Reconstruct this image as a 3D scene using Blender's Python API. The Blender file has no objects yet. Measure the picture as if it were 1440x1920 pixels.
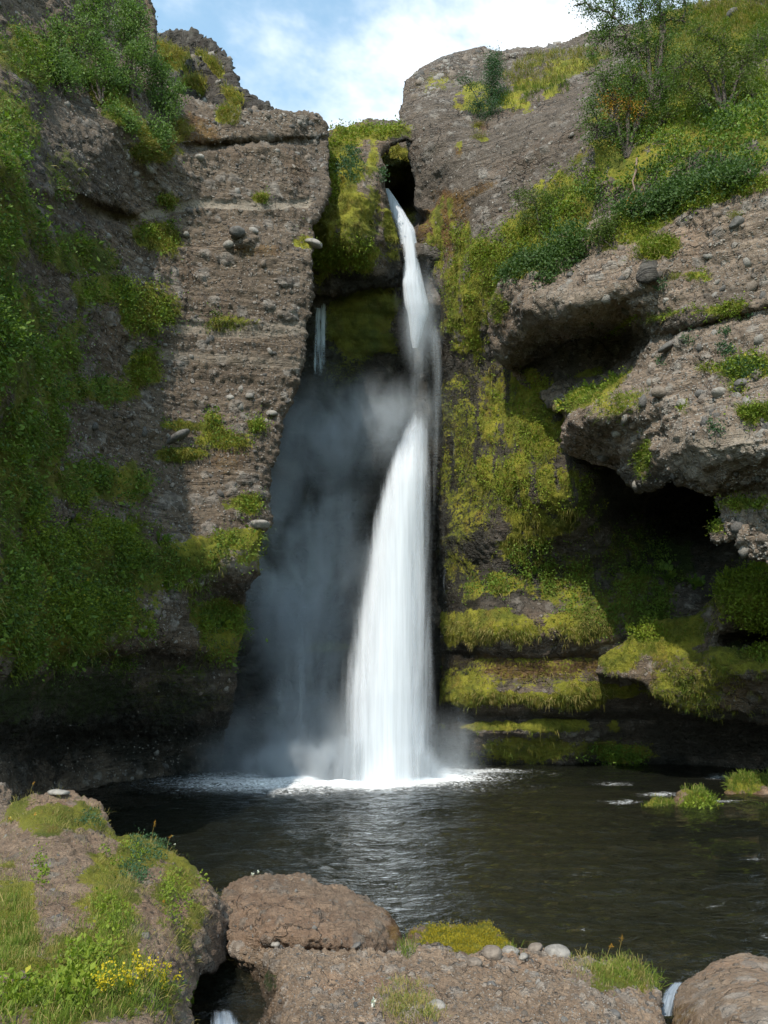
import bpy, math, random
import numpy as np
from mathutils import Vector

R = math.radians
SC = bpy.context.scene
COL = SC.collection

# ------------------------------------------------------------------ camera
FPX, PITCH = 1554.0, R(10.0)
CAM = (0.0, 0.0, 3.0)
cd = bpy.data.cameras.new('camera'); cam = bpy.data.objects.new('camera', cd); COL.objects.link(cam)
cam.location = CAM; cam.rotation_euler = (R(90) + PITCH, 0, 0)
cd.sensor_fit = 'VERTICAL'; cd.sensor_height = 24.0; cd.lens = FPX / 1920 * 24.0
cd.clip_start = 0.05; cd.clip_end = 2000
SC.camera = cam

# ------------------------------------------------------------------ light
SUN_AZ, SUN_EL = R(205), R(49)            # compass angle of the sun from +Y, clockwise
sd_ = Vector((math.sin(SUN_AZ) * math.cos(SUN_EL), math.cos(SUN_AZ) * math.cos(SUN_EL), math.sin(SUN_EL)))
sl = bpy.data.lights.new('sun', 'SUN'); sl.energy = 3.7; sl.angle = R(0.6); sl.color = (1.0, 0.92, 0.80)
so = bpy.data.objects.new('sun', sl); COL.objects.link(so); so.rotation_euler = sd_.to_track_quat('Z', 'Y').to_euler()
so.location = (-20, -20, 60)

SC.view_settings.view_transform = 'Standard'; SC.view_settings.look = 'None'
SC.view_settings.gamma = 1.0; SC.view_settings.use_curve_mapping = False
SC.view_settings.exposure = 0.68
SC.render.engine = 'CYCLES'
SC.cycles.use_denoising = True
SC.cycles.max_bounces = 8; SC.cycles.transparent_max_bounces = 24; SC.cycles.volume_bounces = 1
SC.cycles.diffuse_bounces = 3; SC.cycles.glossy_bounces = 3
SC.cycles.caustics_reflective = False; SC.cycles.caustics_refractive = False


class Net:
    """tiny helper for node trees"""
    def __init__(s, nt): s.nt = nt; nt.nodes.clear()
    def n(s, typ, props=None, **ins):
        nd = s.nt.nodes.new(typ)
        for k, v in (props or {}).items(): setattr(nd, k, v)
        for k, v in ins.items():
            key = int(k[1:]) if k[0] == '_' and k[1:].isdigit() else k.replace('_', ' ')
            sock = nd.inputs[key]
            if isinstance(v, bpy.types.NodeSocket): s.nt.links.new(v, sock)
            elif isinstance(v, (tuple, list)) and sock.type == 'RGBA' and len(v) == 3: sock.default_value = (*v, 1)
            else: sock.default_value = v
        return nd
    def math(s, op, a, b=0.0, c=None, clamp=False):
        nd = s.nt.nodes.new('ShaderNodeMath'); nd.operation = op; nd.use_clamp = clamp
        for i, v in enumerate((a, b) if c is None else (a, b, c)):
            if isinstance(v, bpy.types.NodeSocket): s.nt.links.new(v, nd.inputs[i])
            else: nd.inputs[i].default_value = v
        return nd.outputs[0]
    def mix(s, f, a, b, blend='MIX'):
        nd = s.nt.nodes.new('ShaderNodeMix'); nd.data_type = 'RGBA'; nd.blend_type = blend; nd.clamp_factor = True
        for i, v in ((0, f), (6, a), (7, b)):
            if isinstance(v, bpy.types.NodeSocket): s.nt.links.new(v, nd.inputs[i])
            elif i: nd.inputs[i].default_value = (*v, 1)
            else: nd.inputs[i].default_value = v
        return nd.outputs[2]
    def step(s, x, lo, hi, a=0.0, b=1.0):
        nd = s.nt.nodes.new('ShaderNodeMapRange'); nd.interpolation_type = 'SMOOTHSTEP'
        s.nt.links.new(x, nd.inputs[0])
        for i, v in ((1, lo), (2, hi), (3, a), (4, b)): nd.inputs[i].default_value = v
        return nd.outputs[0]
    def attr(s, name, out='Fac'):
        return s.n('ShaderNodeAttribute', {'attribute_name': name}).outputs[out]
    def noise(s, vec, scale, detail=4, rough=0.6, dist=0.0, out=0):
        return s.n('ShaderNodeTexNoise', Vector=vec, Scale=scale, Detail=detail, Roughness=rough, Distortion=dist).outputs[out]
    def link(s, a, b): s.nt.links.new(a, b)


# ------------------------------------------------------------------ world
wd = bpy.data.worlds.new('World'); SC.world = wd; wd.use_nodes = True
g = Net(wd.node_tree)
sky = g.n('ShaderNodeTexSky', {'sky_type': 'NISHITA', 'sun_disc': False, 'sun_elevation': SUN_EL,
                               'sun_rotation': SUN_AZ, 'air_density': 1.0, 'dust_density': 0.6, 'ozone_density': 1.0})
tc = g.n('ShaderNodeTexCoord').outputs['Generated']
mp = g.n('ShaderNodeMapping', Vector=tc, Location=(0.86, 0.35, 0.15), Scale=(1.0, 1.0, 1.35)).outputs[0]
c1 = g.noise(mp, 2.1, 7, 0.58, 0.25)
c2 = g.noise(mp, 7.0, 5, 0.6, 0.1)
cl = g.math('ADD', c1, g.math('MULTIPLY', g.math('SUBTRACT', c2, 0.5), 0.22))
cl = g.math('ADD', 0.10, g.math('MULTIPLY', g.step(cl, 0.45, 0.64), 0.9))
base_sky = g.mix(1.0, sky.outputs[0], (1.45, 1.75, 1.5), 'MULTIPLY')
cloud = g.mix(cl, base_sky, (6.2, 6.5, 6.8))
bg = g.n('ShaderNodeBackground', Color=cloud, Strength=0.14)
g.link(bg.outputs[0], g.n('ShaderNodeOutputWorld').inputs[0])

# ------------------------------------------------------------------ projection (metres; photograph pixels 1440 x 1920)
CP, SP = math.cos(PITCH), math.sin(PITCH)
def ray(px, py):
    u = (np.asarray(px, float) - 720) / FPX; w = (960 - np.asarray(py, float)) / FPX
    dy = CP - w * SP; dz = SP + w * CP
    return u / dy, dz / dy
def pt(px, py, Y):
    a, b = ray(px, py)
    return np.stack([a * Y, np.broadcast_to(Y, np.shape(a)) * 1.0, CAM[2] + b * Y], -1)
def proj(P):
    x, y, z = P[..., 0], P[..., 1], P[..., 2] - CAM[2]
    d = y * CP + z * SP; up = -y * SP + z * CP
    return 720 + FPX * x / d, 960 - FPX * up / d
def Yz(px, py, z):
    return (z - CAM[2]) / ray(px, py)[1]

# ------------------------------------------------------------------ numpy noise
def _h(ix, iy, iz, seed):
    n = (ix.astype(np.int64) * 374761393 + iy.astype(np.int64) * 668265263 + iz.astype(np.int64) * 2147483647 + seed * 1274126177) & 0xffffffff
    n = ((n ^ (n >> 13)) * 1274126177) & 0xffffffff
    n = ((n ^ (n >> 16)) * 2246822519) & 0xffffffff
    n ^= n >> 15
    return (n & 0xffffff).astype(np.float32) / 16777216.0
def vn(P, seed=0):
    f = np.floor(P); t = (P - f).astype(np.float32); t = t * t * (3 - 2 * t); i = f.astype(np.int64)
    r = 0
    for dx in (0, 1):
        wx = t[:, 0] if dx else 1 - t[:, 0]
        for dy in (0, 1):
            wy = wx * (t[:, 1] if dy else 1 - t[:, 1])
            for dz in (0, 1):
                r = r + wy * (t[:, 2] if dz else 1 - t[:, 2]) * _h(i[:, 0] + dx, i[:, 1] + dy, i[:, 2] + dz, seed)
    return r * 2 - 1
def fbm(P, octv=4, seed=0, gain=0.5):
    a, s, r = 1.0, 0.0, 0
    for o in range(octv):
        r = r + a * vn(P * (2.03 ** o) + 17.3 * o, seed + o); s += a; a *= gain
    return r / s
def worley(P, seed=0):
    """distance to the nearest jittered point and that cell's random number"""
    b = np.floor(P - 0.5).astype(np.int64)
    d1 = np.full(len(P), 9.0, np.float32); cid = np.zeros(len(P), np.float32)
    for dx in (0, 1):
        for dy in (0, 1):
            for dz in (0, 1):
                ix, iy, iz = b[:, 0] + dx, b[:, 1] + dy, b[:, 2] + dz
                q = np.stack([ix + .2 + .6 * _h(ix, iy, iz, seed), iy + .2 + .6 * _h(ix, iy, iz, seed + 1), iz + .2 + .6 * _h(ix, iy, iz, seed + 2)], -1)
                d = np.linalg.norm(P - q, axis=1).astype(np.float32)
                m = d < d1
                d1[m] = d[m]; cid[m] = _h(ix, iy, iz, seed + 3)[m]
    return d1, cid
def sst(x, lo, hi):
    t = np.clip((x - lo) / (hi - lo), 0, 1); return t * t * (3 - 2 * t)
def nrm(a): return a / np.maximum(np.linalg.norm(a, axis=-1, keepdims=True), 1e-9)

# ------------------------------------------------------------------ meshes
def mk(name, V, faces, mat, parent=None, smooth=True, attrs=None, kind=None, label=None, cat=None, group=None):
    """faces: list of int arrays (m,k)"""
    me = bpy.data.meshes.new(name)
    V = np.asarray(V, np.float32); me.vertices.add(len(V)); me.vertices.foreach_set('co', V.ravel())
    faces = [f for f in faces if len(f)]
    tot = sum(f.size for f in faces); nf = sum(len(f) for f in faces)
    me.loops.add(tot); me.polygons.add(nf)
    me.loops.foreach_set('vertex_index', np.concatenate([f.ravel() for f in faces]).astype(np.int32))
    sizes = np.concatenate([np.full(len(f), f.shape[1]) for f in faces])
    st = np.concatenate([[0], np.cumsum(sizes)[:-1]])
    me.polygons.foreach_set('loop_start', st.astype(np.int32))
    try: me.polygons.foreach_set('loop_total', sizes.astype(np.int32))
    except Exception: pass
    me.polygons.foreach_set('use_smooth', np.full(nf, smooth, bool))
    for k, v in (attrs or {}).items():
        v = np.asarray(v, np.float32)
        if v.ndim == 2:
            a = me.attributes.new(k, 'FLOAT_VECTOR', 'POINT'); a.data.foreach_set('vector', v.ravel())
        else:
            a = me.attributes.new(k, 'FLOAT', 'POINT'); a.data.foreach_set('value', v)
    me.update(calc_edges=True)
    if mat: me.materials.append(mat)
    o = bpy.data.objects.new(name, me); COL.objects.link(o)
    if parent: o.parent = parent
    tag(o, label, cat, group, kind)
    return o
def tag(o, label=None, cat=None, group=None, kind=None):
    if label: o['label'] = label
    if cat: o['category'] = cat
    if group: o['group'] = group
    if kind: o['kind'] = kind
    return o
def empty(name, loc, label=None, cat=None, group=None):
    o = bpy.data.objects.new(name, None); COL.objects.link(o); o.location = loc; o.empty_display_size = 0.2
    return tag(o, label, cat, group)
def local(o, V): return np.asarray(V) - np.array(o.location)

# ------------------------------------------------------------------ materials
def new_mat(name):
    m = bpy.data.materials.new(name); m.use_nodes = True
    return m, Net(m.node_tree)

def rock_mat(name, base=(0.165, 0.127, 0.094), dark=(0.080, 0.060, 0.044), stone_hi=(0.33, 0.30, 0.27), stone_lo=(0.08, 0.072, 0.066),
             pebbles=1.0, scale=1.0, rough=0.95):
    m, g = new_mat(name)
    P = g.n('ShaderNodeTexCoord').outputs['Object']
    n0 = g.noise(P, 0.35 * scale, 4, 0.6); n1 = g.noise(P, 2.2 * scale, 6, 0.65); n2 = g.noise(P, 14 * scale, 6, 0.7)
    n3 = g.noise(P, 60 * scale, 3, 0.7)
    strat = g.n('ShaderNodeMapping', Vector=P, Scale=(0.25, 0.25, 3.0)).outputs[0]
    ns = g.noise(strat, 1.1 * scale, 5, 0.6, 0.4)
    c = g.mix(g.step(n1, 0.35, 0.7), dark, base)
    c = g.mix(g.math('MULTIPLY', g.step(n2, 0.45, 0.8), 0.45), c, tuple(min(1, x * 1.6) for x in base))
    c = g.mix(g.math('MULTIPLY', g.step(ns, 0.45, 0.65), 0.35), c, tuple(x * 1.25 for x in base))
    c = g.mix(g.math('MULTIPLY', g.step(n0, 0.5, 0.7), 0.3), c, (base[0] * 1.1, base[1] * 0.85, base[2] * 0.7))
    h = g.math('ADD', g.math('MULTIPLY', n2, 0.055), g.math('ADD', g.math('MULTIPLY', n1, 0.06), g.math('MULTIPLY', n3, 0.010)))
    for sc, r0, amp in ((5.5, 0.34, 0.05), (12.0, 0.36, 0.024), (27.0, 0.36, 0.010)):
        wv = g.n('ShaderNodeVectorMath', {'operation': 'ADD'}, _0=P, _1=g.n('ShaderNodeVectorMath', {'operation': 'SCALE'}, _0=g.noise(P, sc * 0.8, 1, 0.5, out=1), Scale=0.35 / sc).outputs[0]).outputs[0]
        v = g.n('ShaderNodeTexVoronoi', {'feature': 'F1'}, Vector=wv, Scale=sc * scale, Randomness=0.95)
        rnd = g.n('ShaderNodeSeparateColor', Color=v.outputs['Color'])
        rad = g.math('MULTIPLY', rnd.outputs[0], r0 * 1.35 * pebbles)
        dome = g.step(g.math('SUBTRACT', rad, v.outputs['Distance']), 0.0, 0.16)
        sc_col = g.mix(g.step(rnd.outputs[1], 0.35, 1.0), stone_lo, stone_hi)
        sc_col = g.mix(g.math('MULTIPLY', rnd.outputs[2], 0.4), sc_col, base)
        ring = g.step(g.math('SUBTRACT', rad, v.outputs['Distance']), -0.10, 0.0)
        c = g.mix(g.math('MULTIPLY', g.math('MULTIPLY', ring, g.math('SUBTRACT', 1.0, dome)), 0.35), c, tuple(x * .5 for x in dark))
        c = g.mix(g.math('MULTIPLY', dome, 0.8), c, sc_col)
        h = g.math('ADD', h, g.math('MULTIPLY', dome, amp / scale))
    # thin bed partings, stains and cracks
    lay = g.noise(g.n('ShaderNodeMapping', Vector=P, Scale=(0.22, 0.22, 5.5), Rotation=(0.05, 0.04, 0)).outputs[0], 1.3 * scale, 4, 0.6, 0.5)
    thin = g.math('SUBTRACT', 1.0, g.step(g.math('ABSOLUTE', g.math('SUBTRACT', lay, 0.5)), 0.0, 0.045))
    thin = g.math('MULTIPLY', thin, g.step(n1, 0.42, 0.6))
    c = g.mix(g.math('MULTIPLY', thin, 0.42), c, tuple(x * .45 for x in dark))
    stn = g.noise(g.n('ShaderNodeMapping', Vector=P, Scale=(1.7, 1.7, 0.22)).outputs[0], 1.0 * scale, 5, 0.65, 0.3)
    c = g.mix(g.math('MULTIPLY', g.step(stn, 0.52, 0.72), 0.5), c, tuple(x * .6 for x in dark))
    vw = g.n('ShaderNodeVectorMath', {'operation': 'ADD'}, _0=P, _1=g.n('ShaderNodeVectorMath', {'operation': 'SCALE'}, _0=g.noise(P, 1.5 * scale, 4, 0.6, out=1), Scale=0.9 / scale).outputs[0]).outputs[0]
    ck = g.n('ShaderNodeTexVoronoi', {'feature': 'DISTANCE_TO_EDGE'}, Vector=vw, Scale=0.9 * scale)
    ck = g.math('MULTIPLY', g.math('SUBTRACT', 1.0, g.step(ck.outputs['Distance'], 0.0, 0.022)), g.step(n0, 0.46, 0.6))
    c = g.mix(g.math('MULTIPLY', ck, 0.75), c, tuple(x * .3 for x in dark))
    h = g.math('SUBTRACT', h, g.math('ADD', g.math('MULTIPLY', thin, 0.035 / scale), g.math('MULTIPLY', ck, 0.06 / scale)))
    # cobble flag from the mesh itself
    c = g.mix(g.math('MULTIPLY', g.attr('cob'), 0.55), c, g.mix(g.attr('cobr'), stone_lo, stone_hi))
    sand = g.attr('sand')
    c = g.mix(g.math('MULTIPLY', sand, 0.8), c, g.mix(n2, (0.17, 0.14, 0.11), (0.38, 0.33, 0.27)))
    rust = g.attr('rust')
    c = g.mix(g.step(g.math('ADD', rust, g.math('MULTIPLY', g.math('SUBTRACT', n2, 0.5), 1.6)), 0.35, 1.0), c,
              g.mix(g.step(n1, 0.35, 0.65), (0.085, 0.040, 0.016), (0.155, 0.092, 0.026)))
    wet = g.attr('wet')  # damp rock, also carries shade painted into hollows and under overhangs
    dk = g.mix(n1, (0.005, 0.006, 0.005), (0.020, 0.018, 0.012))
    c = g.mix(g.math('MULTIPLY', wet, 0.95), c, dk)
    # moss
    ms = g.attr('moss')
    up = g.n('ShaderNodeSeparateXYZ', Vector=g.n('ShaderNodeNewGeometry').outputs['Normal']).outputs[2]
    mm = g.math('ADD', ms, g.math('MULTIPLY', g.math('SUBTRACT', n2, 0.5), 1.7))
    mm = g.math('ADD', mm, g.math('MULTIPLY', g.math('MULTIPLY', g.math('MAXIMUM', up, 0.0), 0.35), g.step(ms, 0.02, 0.4)))
    mf = g.math('MULTIPLY', g.step(mm, 0.34, 0.62), g.step(ms, 0.03, 0.2))
    nm = g.noise(P, 1.3, 5, 0.7)
    mcol = g.mix(g.step(nm, 0.36, 0.64), (0.085, 0.100, 0.012), (0.235, 0.225, 0.024))
    mcol = g.mix(g.math('MULTIPLY', g.step(n1, 0.50, 0.74), 0.7), mcol, (0.19, 0.125, 0.026))
    mcol = g.mix(g.attr('deep'), mcol, g.mix(n2, (0.014, 0.024, 0.006), (0.045, 0.066, 0.014)))  # darker moss, also carries shade painted below the brow and undercut
    mcol = g.mix(g.math('MULTIPLY', g.step(n3, 0.5, 0.9), 0.5), mcol, (0.02, 0.025, 0.006))
    c = g.mix(mf, c, mcol)
    mh = g.math('MULTIPLY', mf, g.math('ADD', g.math('MULTIPLY', n3, 0.03), g.math('MULTIPLY', n2, 0.03)))
    h = g.math('ADD', g.math('MULTIPLY', h, g.math('SUBTRACT', 1.0, g.math('MULTIPLY', mf, 0.7))), mh)
    bump = g.n('ShaderNodeBump', Strength=1.0, Distance=1.3, Height=h)
    ro = g.math('SUBTRACT', rough, g.math('MULTIPLY', g.math('MULTIPLY', wet, g.math('SUBTRACT', 1.0, mf)), 0.5))
    b = g.n('ShaderNodeBsdfPrincipled', Base_Color=c, Roughness=ro, Normal=bump.outputs[0])
    b.inputs['Specular IOR Level'].default_value = 0.3
    g.link(b.outputs[0], g.n('ShaderNodeOutputMaterial').inputs[0])
    return m

def leaf_mat(name, c0, c1, c2=None, k2=0.93, trans=0.3):
    m, g = new_mat(name)
    r = g.attr('rnd')
    P = g.n('ShaderNodeTexCoord').outputs['Object']
    n = g.noise(P, 1.7, 3, 0.6)
    c = g.mix(g.math('ADD', g.math('MULTIPLY', r, 0.6), g.math('MULTIPLY', g.step(n, 0.3, 0.7), 0.5)), c0, c1)
    if c2: c = g.mix(g.step(r, k2, k2 + 0.02), c, c2)
    d = g.n('ShaderNodeBsdfPrincipled', Base_Color=c, Roughness=0.6); d.inputs['Specular IOR Level'].default_value = 0.25
    t = g.n('ShaderNodeBsdfTranslucent', Color=g.mix(1.0, c, (1.25, 1.4, 0.7), 'MULTIPLY'))
    s = g.n('ShaderNodeMixShader', _0=trans, _1=d.outputs[0], _2=t.outputs[0])
    g.link(s.outputs[0], g.n('ShaderNodeOutputMaterial').inputs[0])
    return m

def plain_mat(name, c0, c1, rough=0.9, sc=8.0, bump=0.02, voro=False):
    m, g = new_mat(name)
    P = g.n('ShaderNodeTexCoord').outputs['Object']
    n = g.noise(P, sc, 6, 0.65); n2 = g.noise(P, sc * 5, 4, 0.7)
    c = g.mix(g.step(g.math('ADD', g.math('MULTIPLY', n, 0.7), g.math('MULTIPLY', n2, 0.3)), 0.35, 0.65), c0, c1)
    b = g.n('ShaderNodeBump', Strength=0.8, Distance=1.0, Height=g.math('MULTIPLY', g.math('ADD', n, n2), bump))
    s = g.n('ShaderNodeBsdfPrincipled', Base_Color=c, Roughness=rough, Normal=b.outputs[0])
    s.inputs['Specular IOR Level'].default_value = 0.3
    g.link(s.outputs[0], g.n('ShaderNodeOutputMaterial').inputs[0])
    return m

M = {}
M['left'] = rock_mat('conglomerate_brown')
M['right'] = rock_mat('conglomerate_grey', base=(0.140, 0.113, 0.091), dark=(0.072, 0.059, 0.048))
M['ledge'] = rock_mat('conglomerate_pale', base=(0.255, 0.198, 0.152), dark=(0.125, 0.095, 0.072), stone_hi=(0.34, 0.32, 0.29), stone_lo=(0.10, 0.09, 0.085))
M['boulder'] = rock_mat('boulder_tuff', base=(0.30, 0.215, 0.150), dark=(0.15, 0.10, 0.070), stone_hi=(0.28, 0.25, 0.21), stone_lo=(0.09, 0.075, 0.065), pebbles=0.75, scale=2.2)
M['bankrock'] = rock_mat('pale_earthy_conglomerate', base=(0.37, 0.27, 0.19), dark=(0.20, 0.14, 0.095), stone_hi=(0.46, 0.41, 0.36), stone_lo=(0.13, 0.12, 0.11), pebbles=0.95, scale=2.0)
M['basalt'] = rock_mat('basalt_crag', base=(0.075, 0.068, 0.060), dark=(0.025, 0.022, 0.020), stone_hi=(0.14, 0.13, 0.115), stone_lo=(0.03, 0.03, 0.028), pebbles=0.8, scale=0.5)
M['bed'] = rock_mat('pool_bed', base=(0.075, 0.060, 0.032), dark=(0.035, 0.028, 0.016), stone_hi=(0.12, 0.095, 0.055), stone_lo=(0.014, 0.012, 0.010), scale=0.8)
M['stone_a'] = plain_mat('stone_grey', (0.13, 0.12, 0.11), (0.27, 0.25, 0.225), sc=6)
M['stone_b'] = plain_mat('stone_dark', (0.055, 0.052, 0.05), (0.13, 0.122, 0.115), sc=5)
M['stone_c'] = plain_mat('stone_brown', (0.10, 0.08, 0.065), (0.20, 0.165, 0.135), sc=6)
M['bark'] = plain_mat('birch_bark', (0.045, 0.035, 0.028), (0.12, 0.10, 0.085), sc=30)
M['deadwood'] = plain_mat('bare_wood', (0.13, 0.08, 0.06), (0.25, 0.19, 0.15), sc=30)
M['birch'] = leaf_mat('birch_leaves', (0.035, 0.078, 0.014), (0.10, 0.155, 0.03), (0.24, 0.21, 0.03), 0.96)
M['birch2'] = leaf_mat('birch_leaves_pale', (0.045, 0.085, 0.014), (0.115, 0.155, 0.026), (0.27, 0.22, 0.03), 0.93)
M['orange'] = leaf_mat('autumn_leaves', (0.22, 0.12, 0.02), (0.42, 0.20, 0.02), (0.35, 0.28, 0.04), 0.8)
M['willow'] = leaf_mat('willow_leaves', (0.06, 0.12, 0.028), (0.15, 0.23, 0.06), (0.15, 0.17, 0.06), 0.95)
M['juniper'] = leaf_mat('dense_blue_leaves', (0.030, 0.068, 0.030), (0.060, 0.115, 0.050))
M['dark'] = leaf_mat('dark_herb_leaves', (0.022, 0.056, 0.014), (0.075, 0.125, 0.030), (0.12, 0.15, 0.05), 0.97)
M['herb'] = leaf_mat('green_herb_leaves', (0.042, 0.092, 0.012), (0.145, 0.215, 0.028), (0.24, 0.26, 0.03), 0.96)
M['lime'] = leaf_mat('lime_leaves', (0.085, 0.135, 0.012), (0.185, 0.235, 0.022), (0.32, 0.29, 0.03), 0.92)
M['mossblade'] = leaf_mat('moss_fringe', (0.055, 0.070, 0.010), (0.205, 0.195, 0.026), (0.25, 0.20, 0.06), 0.85)
M['grass'] = leaf_mat('green_grass', (0.060, 0.105, 0.012), (0.150, 0.195, 0.025), (0.30, 0.25, 0.09), 0.88)
M['straw'] = leaf_mat('straw_grass', (0.20, 0.165, 0.045), (0.36, 0.29, 0.11), (0.13, 0.16, 0.03), 0.6)
M['outflow'] = None
M['yellow'] = leaf_mat('yellow_petals', (0.36, 0.28, 0.01), (0.52, 0.40, 0.02))
M['goldmoss'] = leaf_mat('golden_moss', (0.15, 0.12, 0.008), (0.36, 0.29, 0.018), (0.10, 0.12, 0.02), 0.8)
M['white'] = leaf_mat('white_petals', (0.6, 0.6, 0.55), (0.8, 0.8, 0.75))

# ------------------------------------------------------------------ relief surfaces of rock
def seg_dist(X, Y, poly):
    """signed distance (inside < 0) and the nearest point of the outline"""
    P = np.asarray(poly, float); best = np.full(X.shape, 1e18); bx = np.zeros(X.shape); by = np.zeros(X.shape); ins = np.zeros(X.shape, bool)
    for i in range(len(P)):
        a, b = P[i], P[(i + 1) % len(P)]
        d = b - a; L = max(d @ d, 1e-9)
        t = np.clip(((X - a[0]) * d[0] + (Y - a[1]) * d[1]) / L, 0, 1)
        qx, qy = a[0] + t * d[0], a[1] + t * d[1]; dd = (X - qx) ** 2 + (Y - qy) ** 2
        m = dd < best; best[m] = dd[m]; bx[m] = qx[m]; by[m] = qy[m]
        c = (a[1] > Y) != (b[1] > Y)
        if d[1] != 0: ins ^= c & (X < a[0] + (Y - a[1]) * d[0] / d[1])
    s = np.sqrt(best); return np.where(ins, -s, s), bx, by

def rbf(ctrl, X, Y, c=45.0, lam=0.0):
    C = np.asarray(ctrl, float); n = len(C)
    ph = lambda ax, ay, bx, by: np.sqrt((ax - bx) ** 2 + (ay - by) ** 2 + c * c)
    A = np.zeros((n + 3, n + 3)); K = ph(C[:, None, 0], C[:, None, 1], C[None, :, 0], C[None, :, 1])
    A[:n, :n] = K - lam * np.eye(n); A[:n, n] = 1; A[:n, n + 1] = C[:, 0]; A[:n, n + 2] = C[:, 1]; A[n:, :n] = A[:n, n:].T
    w = np.linalg.solve(A, np.concatenate([C[:, 2], [0, 0, 0]]))
    out = w[n] + w[n + 1] * X + w[n + 2] * Y
    for i in range(n): out = out + w[i] * ph(X, Y, C[i, 0], C[i, 1])
    return out

def blob(px, py, blobs, wn, soft=0.85):
    """irregular patches: each (cx, cy, rx, ry, strength[, degrees])"""
    r = np.zeros(px.shape, np.float32)
    for b in blobs or ():
        cx, cy, rx, ry, s = b[:5]; a = R(b[5]) if len(b) > 5 else 0
        dx, dy = px - cx, py - cy; u = dx * math.cos(a) + dy * math.sin(a); v = -dx * math.sin(a) + dy * math.cos(a)
        e = np.sqrt((u / rx) ** 2 + (v / ry) ** 2)
        r = np.maximum(r, s * sst(1.0 - e + wn * 1.0 + 0.22, 0.0, soft))
    return r
def bands(px, py, lines, wn=0):
    r = np.zeros(px.shape, np.float32)
    for pts, w, s in lines or ():
        d = np.full(px.shape, 1e9)
        for a, b in zip(pts[:-1], pts[1:]):
            dx, dy = b[0] - a[0], b[1] - a[1]; L = dx * dx + dy * dy
            t = np.clip(((px - a[0]) * dx + (py - a[1]) * dy) / L, 0, 1)
            d = np.minimum(d, np.hypot(px - a[0] - t * dx, py - a[1] - t * dy))
        r = np.maximum(r, s * sst(-(d + wn * w * 0.7), -w * 1.15, -w * 0.7))
    return r

def vnormals(V, Q):
    A, B, C, D = (V[Q[:, i]] for i in range(4))
    fn = np.cross(C - A, D - B)
    N = np.zeros_like(V)
    for i in range(4):
        for k in range(3): N[:, k] += np.bincount(Q[:, i], fn[:, k], len(V))
    return nrm(N)

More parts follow.
